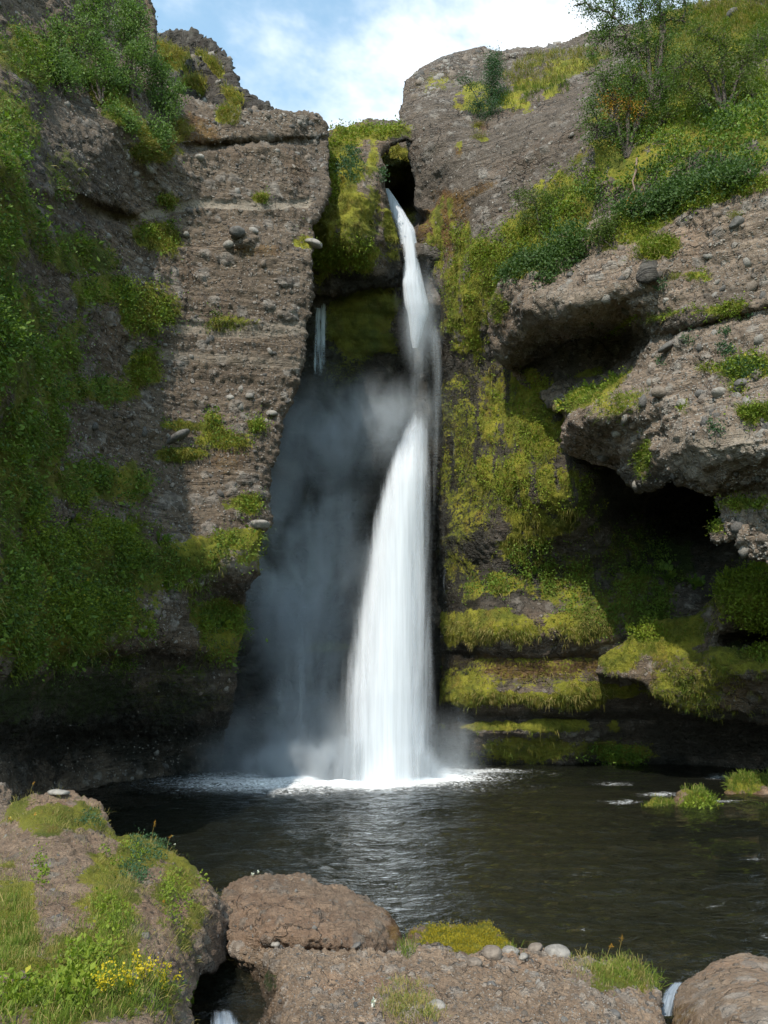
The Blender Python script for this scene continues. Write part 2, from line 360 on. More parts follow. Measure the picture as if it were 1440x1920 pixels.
def sheet(name, poly, ctrl, mat, step=3.0, T=4.0, Mg=24.0, conv=0.25, feats=(), big=0.22, mid=0.10, strata=0.10, cob=0.05, fine=0.02,
          masks=None, lines=None, seed=1, rc=45.0, tilt=(0, 0), strs=1.0, ns=1.0, vst=0.0, **kw):
    """A rock mass: the face we look at, at its real distance, with walls going back T metres behind its outline."""
    P = np.asarray(poly, float)
    x0, y0 = P.min(0) - Mg - step; x1, y1 = P.max(0) + Mg + step
    gx, gy = np.meshgrid(np.arange(x0, x1, step), np.arange(y0, y1, step))
    sd, bx, by = seg_dist(gx, gy, P)
    out = sd > 0
    L = np.maximum(np.hypot(gx - bx, gy - by), 1e-6)
    qx = np.where(out, bx + (bx - gx) / L * sd * conv, gx); qy = np.where(out, by + (by - gy) / L * sd * conv, gy)
    Y = rbf(ctrl, qx, qy, rc)
    for f in feats:
        cx, cy, rx, ry, dY = f[:5]; a = R(f[5]) if len(f) > 5 else 0
        dx, dy = qx - cx, qy - cy; u = dx * math.cos(a) + dy * math.sin(a); v = -dx * math.sin(a) + dy * math.cos(a)
        Y = Y + dY * np.exp(-np.abs(u / rx) ** 3 - np.abs(v / ry) ** 3)
    rim = 10.0
    pxm = Y / FPX                                     # metres per pixel here
    edge = np.clip(1 + sd / rim, 0, 1)
    Y = Y + np.where(out, 0, pxm * rim * 0.8 * (1 - np.sqrt(np.clip(1 - edge ** 2, 0, 1))))
    Y = Y + np.where(out, pxm * rim * 0.8 + T * np.clip(sd / Mg, 0, 1.3) ** 1.3, 0)
    keep = sd < Mg
    idx = -np.ones(gx.shape, np.int64)
    q = keep[:-1, :-1] & keep[1:, :-1] & keep[:-1, 1:] & keep[1:, 1:]
    used = np.zeros_like(keep); used[:-1, :-1] |= q; used[1:, :-1] |= q; used[:-1, 1:] |= q; used[1:, 1:] |= q
    idx[used] = np.arange(used.sum())
    Q = np.stack([idx[:-1, :-1][q], idx[1:, :-1][q], idx[1:, 1:][q], idx[:-1, 1:][q]], -1)
    V = pt(qx[used], qy[used], Y[used]).astype(np.float64)
    px, py = qx[used], qy[used]; sdu = sd[used]
    N = vnormals(V, Q)
    n1 = fbm(V * (.55 * ns), 3, seed); n2 = fbm(V * (1.9 * ns) + 5, 4, seed + 9, 0.6)
    # beds: push layers in and out, mostly by height
    zz = V[:, 2] + tilt[0] * V[:, 0] + tilt[1] * V[:, 1] + 0.15 * n1
    s1 = vn(np.stack([V[:, 0] * .15, V[:, 1] * .15, zz * 2.1 * strs], -1), seed + 20)
    s2 = vn(np.stack([V[:, 0] * .35, V[:, 1] * .35, zz * 5.5 * strs], -1), seed + 21)
    s1 = np.sign(s1) * np.abs(s1) ** 0.6
    w1, r1 = worley(V * (3.1 * ns) + 0.25 * n2[:, None], seed + 30)
    w2, r2 = worley(V * (7.0 * ns), seed + 40)
    rd1 = 0.62 * np.clip(r1 - 0.62, 0, 1) / 0.38 + 0.10 * (r1 > 0.62); d1 = np.clip(rd1 - w1, 0, 1)
    rd2 = 0.50 * np.clip(r2 - 0.35, 0, 1) / 0.65 + 0.06 * (r2 > 0.35); d2 = np.clip(rd2 - w2, 0, 1)
    mk_ = dict(masks or {})
    wn = fbm(V * (1.1 * ns) + 40, 5, seed + 50, 0.7)
    at = {k: blob(px, py, mk_.get(k), wn) for k in ('moss', 'deep', 'rust', 'wet', 'sand')}
    ln = dict(lines or {})
    for k in at:
        if k in ln: at[k] = np.maximum(at[k], bands(px, py, ln[k], wn * .5))
    if vst: at['moss'] = at['moss'] * (1 - vst * sst(fbm(V * np.array([3.0, 3.0, .55]) + 11, 4, seed + 77, .65), .0, .4) * (py < 1130))
    soft = 1 - 0.85 * np.maximum(at['moss'], at['sand'])
    wob = fbm(V * (5.0 * ns) + 3, 3, seed + 80, 0.6); rid = 1 - 2 * np.abs(fbm(V * (1.3 * ns) + 60, 3, seed + 90, .6))
    disp = big * n1 + mid * n2 + (strata * (0.7 * s1 + 0.45 * s2)) * (1 - 0.5 * at['moss']) \
        + cob * soft * (1.5 * np.sqrt(d1 * 0.35) + 0.7 * np.sqrt(d2 * 0.3)) + fine * (fbm(V * (11 * ns), 3, seed + 60) * 1.6 + wob * 1.6) * (.4 + .6 * soft) - cob * 0.45 * soft * sst(w2, .42, .7) + mid * .5 * rid * soft \
        + at['moss'] * (0.05 + 0.10 * fbm(V * (4.0 * ns), 3, seed + 70, .65)) / ns - 0.04 * at['sand']
    disp = disp * np.where(sdu > 0, np.clip(1 - sdu / 10, 0.3, 1), 1)
    V2 = V + N * disp[:, None]
    N2 = vnormals(V2, Q)
    at['cob'] = (sst(d1, 0.0, 0.06)) * soft; at['cobr'] = r2
    o = mk(name, V2, [Q], mat, attrs=at, **kw)
    return dict(obj=o, V=V2, N=N2, px=px, py=py, sd=sdu, at=at, step=step)

# ------------------------------------------------------------------ plants
RS = np.random.RandomState(7)
def pick(S, n, w=None, region=None, rs=RS):
    """n random places on a rock surface, weighted"""
    W = np.where(S['sd'] < 2, 1.0, 0.0) if w is None else np.where(S['sd'] < 2, w, 0.0)
    if region is not None: W = W * region(S['px'], S['py'])
    W = W * ((S['px'] > -90) & (S['px'] < 1530) & (S['py'] > -60) & (S['py'] < 1960))
    c = np.cumsum(W)
    if c[-1] <= 0: return np.zeros(0, int)
    return np.searchsorted(c, rs.rand(n) * c[-1])
def leaves_geo(C, N, size, rs=RS, aspect=0.6, out=0.5, droop=0.0, clamp=None):
    n = len(C)
    a = nrm(rs.randn(n, 3) + N * out + np.array([0, 0, -droop])); b = nrm(np.cross(a, nrm(rs.randn(n, 3) * 0.8 + N)))
    s = (size * (0.6 + 0.8 * rs.rand(n)))[:, None]
    nn = np.cross(a, b)
    V = np.stack([C, C + a * s * .5 + b * s * aspect * .5 + nn * s * .1, C + a * s, C + a * s * .5 - b * s * aspect * .5 + nn * s * .1], 1)
    F = np.arange(n * 4).reshape(n, 4)
    rnd = np.repeat(rs.rand(n), 4)
    return V.reshape(-1, 3), F, rnd
def blades_geo(C, D, length, width, rs=RS, bend=0.5, seg=2):
    """thin bent blades; D start direction"""
    n = len(C); L = (length * (0.5 + rs.rand(n)))[:, None]; D = nrm(D)
    s = nrm(np.cross(D, rs.randn(n, 3))) * width * 0.5
    g_ = np.array([0, 0, -1.0]) * bend
    m = C + D * L * 0.5 + g_ * L * 0.12
    t = C + D * L * 0.85 + g_ * L * 0.55
    V = np.stack([C - s, C + s, m + s * .8, m - s * .8, t], 1)
    base = (np.arange(n) * 5)[:, None]
    return V.reshape(-1, 3), base + np.array([[0, 1, 2, 3]]), base + np.array([[3, 2, 4]]), np.repeat(rs.rand(n), 5)

def leaf_cover(name, S, n, size, mat, w=None, region=None, clump=0, spread=0.15, lift=0.03, out=0.7, **kw):
    if clump:
        k = pick(S, max(1, n // clump), w, region); k = np.repeat(k, clump)
        C = S['V'][k] + RS.randn(len(k), 3) * spread * (0.4 + 0.8 * np.repeat(RS.rand(len(k) // clump), clump))[:, None]
        C = C + S['N'][k] * lift
    else:
        k = pick(S, n, w, region); C = S['V'][k] + RS.randn(len(k), 3) * 0.02 + S['N'][k] * lift
    if len(k) == 0: return None
    V, F, r = leaves_geo(C, S['N'][k] + np.array([0, 0, .3]), size, out=out)
    if clump: r = np.clip(r * .5 + .5 * np.repeat(RS.rand(len(k) // clump), clump * 4), 0, 1)
    return mk(name, V, [F], mat, attrs={'rnd': r}, smooth=False, **kw)
def blade_cover(name, S, n, length, width, mat, w=None, region=None, bend=0.6, up=0.6, tuft=5, spread=0.03, **kw):
    k = pick(S, n // tuft, w, region); k = np.repeat(k, tuft)
    if len(k) == 0: return None
    C = S['V'][k] + RS.randn(len(k), 3) * spread - S['N'][k] * 0.01
    D = S['N'][k] * 0.8 + np.array([0, 0, up]) + RS.randn(len(k), 3) * 0.35
    V, Q, Tt, r = blades_geo(C, D, length * (0.6 + 0.8 * np.repeat(RS.rand(len(k) // tuft), tuft)), width, bend=bend)
    return mk(name, V, [Q, Tt], mat, attrs={'rnd': r}, smooth=False, **kw)

def tube(path, radii, ns=5):
    path = np.asarray(path, float); n = len(path)
    t = nrm(np.gradient(path, axis=0)); ref = np.array([0.3, 0.9, 0.2])
    a = nrm(np.cross(t, ref)); b = np.cross(t, a)
    ang = np.arange(ns) / ns * 2 * np.pi
    V = (path[:, None] + (np.cos(ang)[None, :, None] * a[:, None] + np.sin(ang)[None, :, None] * b[:, None]) * np.asarray(radii)[:, None, None]).reshape(-1, 3)
    i = np.arange(n - 1)[:, None] * ns; j = np.arange(ns)[None, :]; k = (j + 1) % ns
    F = np.stack([i + j, i + k, i + ns + k, i + ns + j], -1).reshape(-1, 4)
    return V, F
def join_geo(parts):
    Vs, Fs, o = [], [], 0
    for V, F in parts: Vs.append(V); Fs.append(F + o); o += len(V)
    return np.concatenate(Vs), np.concatenate(Fs)
def bez(a, b, bulge, n=6, jit=0.0, rs=RS):
    t = np.linspace(0, 1, n)[:, None]
    p = a * (1 - t) + b * t + bulge * 4 * t * (1 - t) * 0.5
    if jit: p[1:-1] += rs.randn(n - 2, 3) * jit
    return p

def woody(name, label, cat, base, blobs, mat, n_leaf, leaf=0.05, stems=3, trunk=0.05, spots=None, group=None, cl_r=0.13, per=26, depth=0.9, seed=0, droop=0.1, flat=False, name_leaf='foliage'):
    """tree or shrub: base (px,py,Y); blobs (px,py,radius px) say where the crown has leaves"""
    rs = np.random.RandomState(seed + 100)
    b3 = pt(base[0], base[1], base[2]); root = empty(name, tuple(b3), label, cat, group)
    B = []
    for q in blobs:
        Y = q[3] if len(q) > 3 else base[2]
        B.append((*pt(q[0], q[1], Y), q[2] * Y / FPX))
    B = np.array(B); wts = B[:, 3] ** 2; wts /= wts.sum()
    nc = max(4, n_leaf // per)
    bi = rs.choice(len(B), nc, p=wts)
    v = rs.randn(nc, 3); v = nrm(v) * (rs.rand(nc, 1) ** 0.45); v[:, 1] *= depth
    CC = B[bi, :3] + v * B[bi, 3:4]
    CC = CC + np.array([0.0, 0.0, 0.0])
    tubes = []
    # stems to blob centres
    sk = []
    order = np.argsort(-B[:, 3])[:max(stems, 1)]
    for q in order:
        e = B[q, :3]; mid = np.array([0, 0, 0.15]) * np.linalg.norm(e - b3) + rs.randn(3) * 0.06
        path = bez(b3 - np.array([0, 0, 0.08]), e, mid, 9, 0.02 * np.linalg.norm(e - b3) / 2, rs)
        tubes.append(tube(path, np.linspace(trunk, trunk * 0.3, 9), 6)); sk.append(path[2:])
    for q in range(len(B)):
        if q in order: continue
        S_ = np.concatenate(sk); e = B[q, :3]; k = np.argmin(np.linalg.norm(S_ - e, axis=1) + 0.4 * rs.rand(len(S_)))
        path = bez(S_[k], e, np.array([0, 0, .08]) + rs.randn(3) * .05, 7, 0.02, rs)
        tubes.append(tube(path, np.linspace(trunk * 0.45, trunk * 0.18, 7), 5)); sk.append(path[1:])
    S_ = np.concatenate(sk)
    V, F = join_geo(tubes); mk('trunk', local(root, V), [F], M['bark'], root)
    tw = []
    for c in CC:
        k = np.argmin(np.linalg.norm(S_ - c, axis=1) + 0.15 * rs.rand(len(S_)))
        tw.append(tube(bez(S_[k], c, rs.randn(3) * .04 + np.array([0, 0, .04]), 4, 0.01, rs), np.linspace(trunk * 0.14 + .002, 0.0025, 4), 3))
    V, F = join_geo(tw); mk('twigs', local(root, V), [F], M['bark'], root, kind='stuff')
    C = np.repeat(CC, per, 0); C = C + rs.randn(len(C), 3) * cl_r * np.repeat(0.5 + rs.rand(nc), per)[:, None] * (np.array([1, 1, .45]) if flat else 1)
    rr = np.repeat(rs.rand(nc), per * 4)
    V, F, r = leaves_geo(C, nrm(C - B[:, :3].mean(0)) + np.array([0, 0, .5]), leaf, rs, 0.62, 0.4, droop)
    r = np.clip(r * 0.7 + rr * 0.3, 0, 1)
    if spots:
        sx, sy = proj(C); m = np.zeros(len(C), bool)
        for q in spots: m |= np.hypot(sx - q[0], sy - q[1]) < q[2] * (0.4 + 0.9 * rs.rand(len(C)))
        m &= rs.rand(len(C)) < 0.6
        for msk, nm, mt in ((~m, name_leaf, mat), (m, 'autumn_leaves', M['orange'])):
            kk = np.where(msk)[0]
            if len(kk): mk(nm, local(root, V.reshape(-1, 4, 3)[kk].reshape(-1, 3)), [np.arange(len(kk) * 4).reshape(-1, 4)], mt, root, smooth=False, kind='stuff', attrs={'rnd': r.reshape(-1, 4)[kk].ravel()})
    else:
        mk(name_leaf, local(root, V), [F], mat, root, smooth=False, kind='stuff', attrs={'rnd': r})
    return root
#@@SETTING

# ================================================================== THE CLIFFS
STEP = 2.5
# far crag behind the left cliff
crag = sheet('crag', [(262, 60), (300, 62), (330, 58), (365, 64), (400, 86), (424, 108), (436, 148), (450, 178), (485, 202), (530, 222), (530, 300), (262, 300)],
             [(290, 80, 30), (400, 120, 29), (430, 200, 27.5), (520, 230, 26), (300, 280, 27), (500, 290, 25.5)], M['basalt'], STEP, T=5, big=0.5, mid=0.32, fine=.07, strata=0.10, cob=0.03,
             masks={'moss': [(330, 108, 22, 60, 1, -50), (400, 130, 10, 45, 1, -45), (440, 190, 14, 30, .8, -45), (370, 165, 25, 14, .9)]}, seed=3,
             kind='structure', label='dark craggy basalt knoll against the sky above the left cliff')

left_poly = [(-160, -160), (272, -160), (284, 0), (290, 60), (300, 120), (335, 172), (372, 180), (410, 194), (455, 206), (512, 213), (560, 210), (596, 220), (610, 240), (617, 292), (619, 340),
             (612, 372), (600, 400), (588, 425), (600, 460), (583, 482), (584, 550), (574, 615), (570, 688), (558, 735), (532, 790), (518, 850), (500, 878), (497, 925), (508, 982), (490, 1005),
             (492, 1078), (462, 1112), (452, 1160), (440, 1240), (436, 1290), (424, 1345), (414, 1420), (400, 1500), (380, 1620), (-160, 1620)]
left_ctrl = [(-120, -120, 14), (0, 0, 16.5), (60, 100, 16.6), (150, 0, 19.5), (275, 0, 22.5), (275, 120, 21.2), (-120, 300, 11.0), (0, 300, 12.7), (-120, 800, 10.8), (0, 700, 12.3), (0, 1100, 12.4), (0, 1300, 13.6), (0, 1480, 15.0), (-140, 1400, 13),
             (120, 180, 17.6), (120, 500, 15.6), (120, 800, 15.2), (120, 1050, 15.0), (120, 1240, 15.6), (120, 1320, 17.3), (120, 1450, 19),
             (235, 200, 18.7), (235, 450, 18.8), (235, 700, 18.3), (235, 900, 17.8), (235, 1100, 17.2), (235, 1215, 17.3), (235, 1300, 19.3), (235, 1450, 21.3),
             (330, 200, 20.6), (330, 450, 20.0), (320, 700, 19.5), (320, 900, 19.1), (330, 1060, 18.5), (330, 1200, 18.7), (330, 1300, 20.5), (320, 1450, 22.5),
             (450, 215, 21.6), (450, 450, 20.4), (450, 700, 20.0), (450, 850, 19.7), (450, 1000, 19.2), (450, 1085, 19.1), (430, 1135, 20.2), (420, 1250, 20.7), (410, 1320, 21.6), (400, 1430, 23.3),
             (590, 230, 22.6), (600, 350, 22.0), (560, 500, 20.7), (555, 700, 20.4), (520, 850, 20.2), (495, 1000, 19.7), (485, 1075, 19.5), (400, 1600, 23.5), (0, 1600, 15.5)]
LG = [(20, 640, 130, 150, .85), (150, 480, 110, 40, .8), (190, 545, 90, 34, .9), (268, 585, 62, 60, 1), (262, 690, 46, 48, 1), (180, 735, 120, 26, 1), (20, 850, 90, 190, .85), (170, 905, 110, 50, .8), (180, 1050, 260, 75, .95),
      (110, 1160, 240, 110, 1), (360, 1040, 130, 50, 1), (440, 1015, 70, 34, 1), (455, 950, 58, 26, 1), (390, 1160, 70, 46, 1), (295, 450, 52, 34, 1), (10, 250, 60, 130, .7), (10, 450, 80, 110, .7),
      (60, 110, 90, 60, 1), (180, 160, 120, 22, .8, 35), (250, 240, 80, 24, .9, 35), (290, 280, 70, 24, .9), (340, 855, 60, 14, .8), (420, 830, 60, 22, .6), (485, 800, 20, 14, .9), (400, 805, 20, 40, .7), (120, 330, 40, 60, .4),
      (430, 605, 60, 18, .55), (345, 800, 70, 12, .7), (490, 370, 16, 10, .9), (312, 375, 26, 12, .9), (420, 215, 20, 26, .8), (575, 450, 26, 16, .6), (100, 1300, 200, 70, .55), (300, 1300, 150, 60, .4), (400, 1185, 60, 70, .6)]
left = sheet('cliff', left_poly, left_ctrl, M['left'], STEP, T=4.5, Mg=24, conv=0.7, big=0.24, mid=0.10, strata=0.075, cob=0.075, fine=0.022, seed=11,
             feats=[(150, 395, 110, 16, 0.35, 12), (470, 270, 130, 8, 0.35, -3), (585, 300, 26, 70, .3), (250, 330, 30, 90, 0.4, -30), (455, 445, 22, 22, -0.25), (300, 1240, 170, 22, 0.5), (100, 1400, 220, 40, 0.8), (200, 400, 70, 14, .3, 20)],
             masks={'moss': LG, 'deep': [(60, 700, 200, 500, .45), (150, 1050, 220, 160, .4), (370, 1100, 110, 80, .4), (120, 1320, 320, 120, 1), (230, 500, 90, 60, .3), (60, 200, 130, 200, .5)],  # darker moss, strongest where the undercut's shade is put into the colour
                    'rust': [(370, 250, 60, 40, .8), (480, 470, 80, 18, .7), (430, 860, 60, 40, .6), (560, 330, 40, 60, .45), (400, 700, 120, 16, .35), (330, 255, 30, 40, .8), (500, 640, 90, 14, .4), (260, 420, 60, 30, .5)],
                    'wet': [(150, 1360, 460, 110, 1), (420, 1150, 90, 70, .7), (110, 330, 150, 200, .32), (60, 700, 150, 400, .3), (300, 1250, 250, 50, .7), (480, 1105, 60, 18, .8), (600, 320, 22, 90, .3)]},  # damp by the pool; undercut and turned-away walls get shade as dark colour
             lines={'sand': [([(120, 362), (160, 378), (195, 405), (250, 412), (310, 392), (380, 376), (470, 384), (575, 380)], 9, 1), ([(330, 612), (450, 622), (575, 612)], 13, .6), ([(300, 665), (560, 680)], 10, .4), ([(390, 1060), (490, 1052)], 18, .8)]},
             kind='structure', label='tall brown pebbly conglomerate cliff left of the waterfall, green plants spreading over its lower left')

# back wall of the gorge, behind the falling water
back = sheet('gorge_wall', [(380, 500), (560, 470), (860, 470), (930, 620), (940, 1560), (330, 1560), (330, 1200), (400, 900)],
             [(400, 600, 26.0), (600, 500, 24.6), (600, 560, 25.1), (680, 560, 25.2), (760, 560, 25.4), (860, 560, 25.2), (600, 640, 25.9), (740, 640, 25.8), (420, 900, 26), (620, 900, 27), (800, 900, 26.2), (900, 900, 25), (420, 1200, 25.6), (600, 1200, 26.4), (780, 1200, 26), (900, 1200, 25.2),
              (400, 1450, 25), (600, 1450, 25.6), (800, 1450, 25.4), (920, 1450, 25.2), (620, 740, 27), (780, 720, 26.4)], M['right'], 3.5, T=2, big=0.35, mid=0.2, strata=0.16, cob=0.03, seed=23,
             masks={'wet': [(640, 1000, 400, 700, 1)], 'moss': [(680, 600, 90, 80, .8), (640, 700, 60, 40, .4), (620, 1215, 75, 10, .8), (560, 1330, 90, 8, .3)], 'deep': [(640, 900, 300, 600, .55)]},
             kind='structure', label='dark wet rock wall at the back of the gorge behind the falling water')
# mossy buttress left of the upper chute, with the natural arch on top
butt = sheet('mossy_buttress', [(520, 300), (560, 268), (607, 262), (614, 250), (640, 239), (668, 233), (700, 233), (738, 238), (762, 240), (800, 236), (806, 258), (782, 268), (762, 264), (738, 268), (716, 279), (710, 296), (722, 318), (719, 345),
              (728, 380), (736, 412), (745, 450), (756, 505), (757, 540), (700, 536), (655, 545), (590, 548), (540, 545)],
             [(560, 300, 23.4), (640, 250, 24.6), (700, 240, 25.2), (780, 250, 25.2), (620, 330, 23.6), (680, 330, 23.3), (718, 320, 24.0), (600, 430, 23.2), (670, 440, 22.9), (725, 430, 23.8), (600, 520, 24.3), (680, 515, 24.2), (745, 520, 24.8)],
             M['left'], 2.5, T=2.6, Mg=18, big=0.28, mid=0.2, strata=0.06, cob=0.03, seed=31,
             feats=[(600, 300, 12, 60, .35), (705, 390, 14, 50, .25)],
             masks={'moss': [(630, 320, 50, 130, 1), (600, 430, 40, 90, 1), (670, 420, 60, 80, .8), (660, 470, 90, 40, .9), (730, 430, 20, 60, .7), (720, 250, 60, 18, .9), (700, 300, 16, 40, .7), (650, 245, 60, 14, 1)],
                    'rust': [(680, 410, 60, 70, .6), (650, 380, 40, 90, .5), (650, 470, 80, 30, .7), (762, 247, 10, 8, .8)], 'wet': [(690, 525, 120, 28, 1), (735, 480, 20, 60, .8), (745, 262, 34, 8, .6)], 'sand': [(695, 330, 14, 20, .5)]},
             kind='structure', label='moss-grown rock buttress and small natural arch left of the upper chute')
# what shows through the arch: a mossy slab and the dark slot the water leaves
thr = sheet('chute_wall', [(680, 225), (820, 225), (830, 440), (790, 470), (720, 470), (690, 400)],
            [(700, 250, 29.5), (800, 250, 29.5), (740, 300, 28.5), (790, 300, 28.5), (740, 338, 28.2), (745, 365, 29.6), (745, 400, 28.8), (800, 400, 27), (740, 460, 26.2), (800, 460, 26)], M['right'], 3, T=1.5, Mg=12, big=0.2, mid=0.2, strata=0.1, cob=0.02, seed=37,
            masks={'moss': [(740, 300, 50, 32, 1), (770, 410, 20, 30, .4)], 'wet': [(750, 385, 60, 50, 1)]}, kind='structure', label='wet slot and mossy slab seen through the rock arch')

# right side of the gorge
right_poly = [(757, 152), (788, 126), (828, 106), (860, 97), (906, 90), (935, 97), (990, 92), (1058, 86), (1085, 74), (1110, 62), (1180, 50), (1230, 30), (1300, 12), (1360, -4), (1440, -30), (1620, -90), (1620, 1560), (815, 1560), (815, 1450), (822, 1300), (820, 1100),
              (826, 900), (836, 760), (829, 640), (816, 545), (802, 482), (788, 440), (793, 408), (775, 388), (778, 350), (767, 290), (774, 265), (752, 238), (752, 196)]
right_ctrl = [(770, 160, 27), (860, 110, 28), (960, 108, 28), (1060, 100, 27), (1150, 70, 26), (1300, 30, 25), (1440, 0, 23), (1600, -60, 22), (800, 200, 25.6), (900, 180, 25.8), (1000, 150, 25.6), (1090, 150, 23.8),
              (775, 250, 25.2), (785, 350, 25.2), (800, 430, 25.0), (880, 300, 23.6), (880, 400, 23.3), (1000, 250, 22.6), (1000, 330, 22.2), (1120, 200, 21.6), (1120, 290, 20.8), (1250, 150, 22), (1250, 250, 20.0), (1400, 120, 21.5), (1400, 230, 18.5), (1440, 320, 17.2),
              (1200, 340, 19.8), (1100, 400, 20.6), (1000, 440, 21.6), (900, 470, 22.9), (825, 520, 24.8), (870, 560, 23.6), (930, 600, 22.9), (845, 700, 24.9), (940, 700, 23.6), (840, 900, 25.2), (900, 850, 23.9), (1000, 800, 22.5), (1080, 880, 21.5), (1125, 925, 21.9),
              (900, 1000, 24.0), (1000, 980, 22.9), (1100, 1000, 22.5), (1180, 960, 24.2), (1300, 960, 25.5), (1250, 1060, 23.6), (1400, 1100, 22), (1180, 1100, 23.2), (1050, 1080, 23.6), (900, 1100, 24.4), (830, 1200, 25.4),
              (900, 1175, 23.4), (1000, 1190, 23.0), (1100, 1180, 22.8), (900, 1240, 23.8), (1000, 1245, 23.4), (1100, 1240, 23.2), (900, 1310, 23.6), (1050, 1300, 23.2), (1200, 1310, 23.2), (900, 1350, 24.1), (1050, 1350, 23.9), (1200, 1350, 23.9),
              (900, 1375, 24.0), (1050, 1385, 24.2), (1200, 1400, 24.6), (900, 1440, 24.9), (1100, 1440, 25.0), (1300, 1430, 24.4), (1440, 1430, 23.5), (1440, 1300, 22.5), (1600, 1200, 20), (1600, 600, 16), (1600, 1500, 23), (820, 1530, 25.2), (1300, 1530, 25)]
RM = [(885, 560, 66, 115, 1), (905, 480, 60, 40, .9), (985, 745, 75, 50, 1, 40), (1020, 810, 75, 90, 1), (930, 790, 66, 120, .62), (965, 890, 90, 66, .95), (960, 800, 70, 80, .8), (1010, 960, 110, 60, .9), (870, 850, 50, 260, .5), (1050, 920, 60, 56, 1), (985, 1020, 70, 40, .9), (900, 960, 60, 100, .5), (860, 1050, 34, 30, .6),
      (940, 1100, 40, 26, .9), (880, 1090, 60, 50, .4), (930, 1180, 150, 32, .9, 2), (1080, 1170, 90, 28, .9), (980, 1310, 210, 18, .95), (1130, 1296, 120, 24, .95), (960, 1362, 170, 11, .95), (1010, 1265, 240, 40, .35), (1010, 1405, 150, 30, .7), (1170, 1410, 60, 24, 1), (880, 1290, 60, 34, .6), (1080, 1090, 100, 70, .6),
      (1200, 1120, 90, 70, .8), (1260, 1060, 60, 50, .7), (1180, 1030, 80, 80, .55), (830, 430, 34, 60, .7), (820, 470, 30, 60, .7), (1420, 1180, 90, 60, .8), (1000, 430, 70, 50, .9), (1060, 380, 60, 60, 1, -30), (900, 260, 14, 6, 1), (895, 240, 14, 10, .8), (862, 280, 10, 18, .7),
      (1060, 130, 70, 16, 1, -15), (1000, 160, 60, 18, .9, -25), (1350, 60, 160, 60, 1), (1270, 200, 140, 110, 1), (1180, 300, 100, 60, 1), (1400, 260, 100, 80, 1), (1040, 170, 30, 14, .9, -30), (820, 150, 50, 20, .4), (960, 190, 40, 18, .9), (890, 190, 40, 30, .6), (930, 500, 40, 40, .9), (700, 1500, 2, 2, 0)]
right = sheet('cliff', right_poly, right_ctrl, M['right'], STEP, T=4.5, Mg=24, conv=0.2, big=0.22, mid=0.09, strata=0.07, cob=0.045, fine=.015, vst=.75, lines={'wet': [([(862, 720), (875, 1000), (850, 1400)], 40, .95), ([(828, 560), (850, 760)], 16, .9)]}, seed=47, tilt=(-0.35, 0.0),
              feats=[(1110, 150, 40, 10, .5, -25), (985, 112, 70, 5, .25, -5), (820, 130, 70, 30, -0.1), (1290, 960, 70, 50, 1.0), (1200, 900, 50, 60, .5), (850, 440, 30, 60, .25), (790, 412, 12, 12, .6), (960, 1180, 180, 24, -.25), (1010, 1232, 240, 8, .25), (1010, 1304, 240, 16, -.18), (1040, 1346, 260, 8, .25), (960, 1372, 150, 12, -.2)],
              masks={'moss': RM, 'deep': [(1150, 1000, 110, 150, .85), (1250, 1150, 160, 120, .7), (1100, 960, 40, 90, .5), (1300, 1000, 200, 150, 1), (1100, 1400, 200, 40, .35), (1080, 920, 40, 60, .25)],  # darker moss; shade of the brow and cave put into the colour
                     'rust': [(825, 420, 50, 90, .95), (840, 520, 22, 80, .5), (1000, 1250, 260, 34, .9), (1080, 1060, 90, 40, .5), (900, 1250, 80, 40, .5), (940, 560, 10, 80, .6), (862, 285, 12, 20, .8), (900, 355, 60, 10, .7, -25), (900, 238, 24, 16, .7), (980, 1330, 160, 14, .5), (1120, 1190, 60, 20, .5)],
                     'wet': [(865, 780, 46, 160, 1), (840, 1000, 50, 260, 1), (880, 1000, 60, 300, .8), (960, 880, 170, 330, .72), (1280, 980, 190, 130, 1), (1100, 1245, 330, 26, .25), (1100, 1340, 330, 22, .8), (1100, 1440, 400, 34, 1), (1350, 1380, 260, 70, .9), (1100, 1070, 140, 70, .7), (950, 1080, 150, 80, .8), (1160, 950, 70, 90, .9), (800, 520, 20, 90, .6)]},  # damp rock, plus shade of cave, ledges and terrace put into the colour
              kind='structure', label='steep grey pebbly cliff and mossy inner wall right of the waterfall')

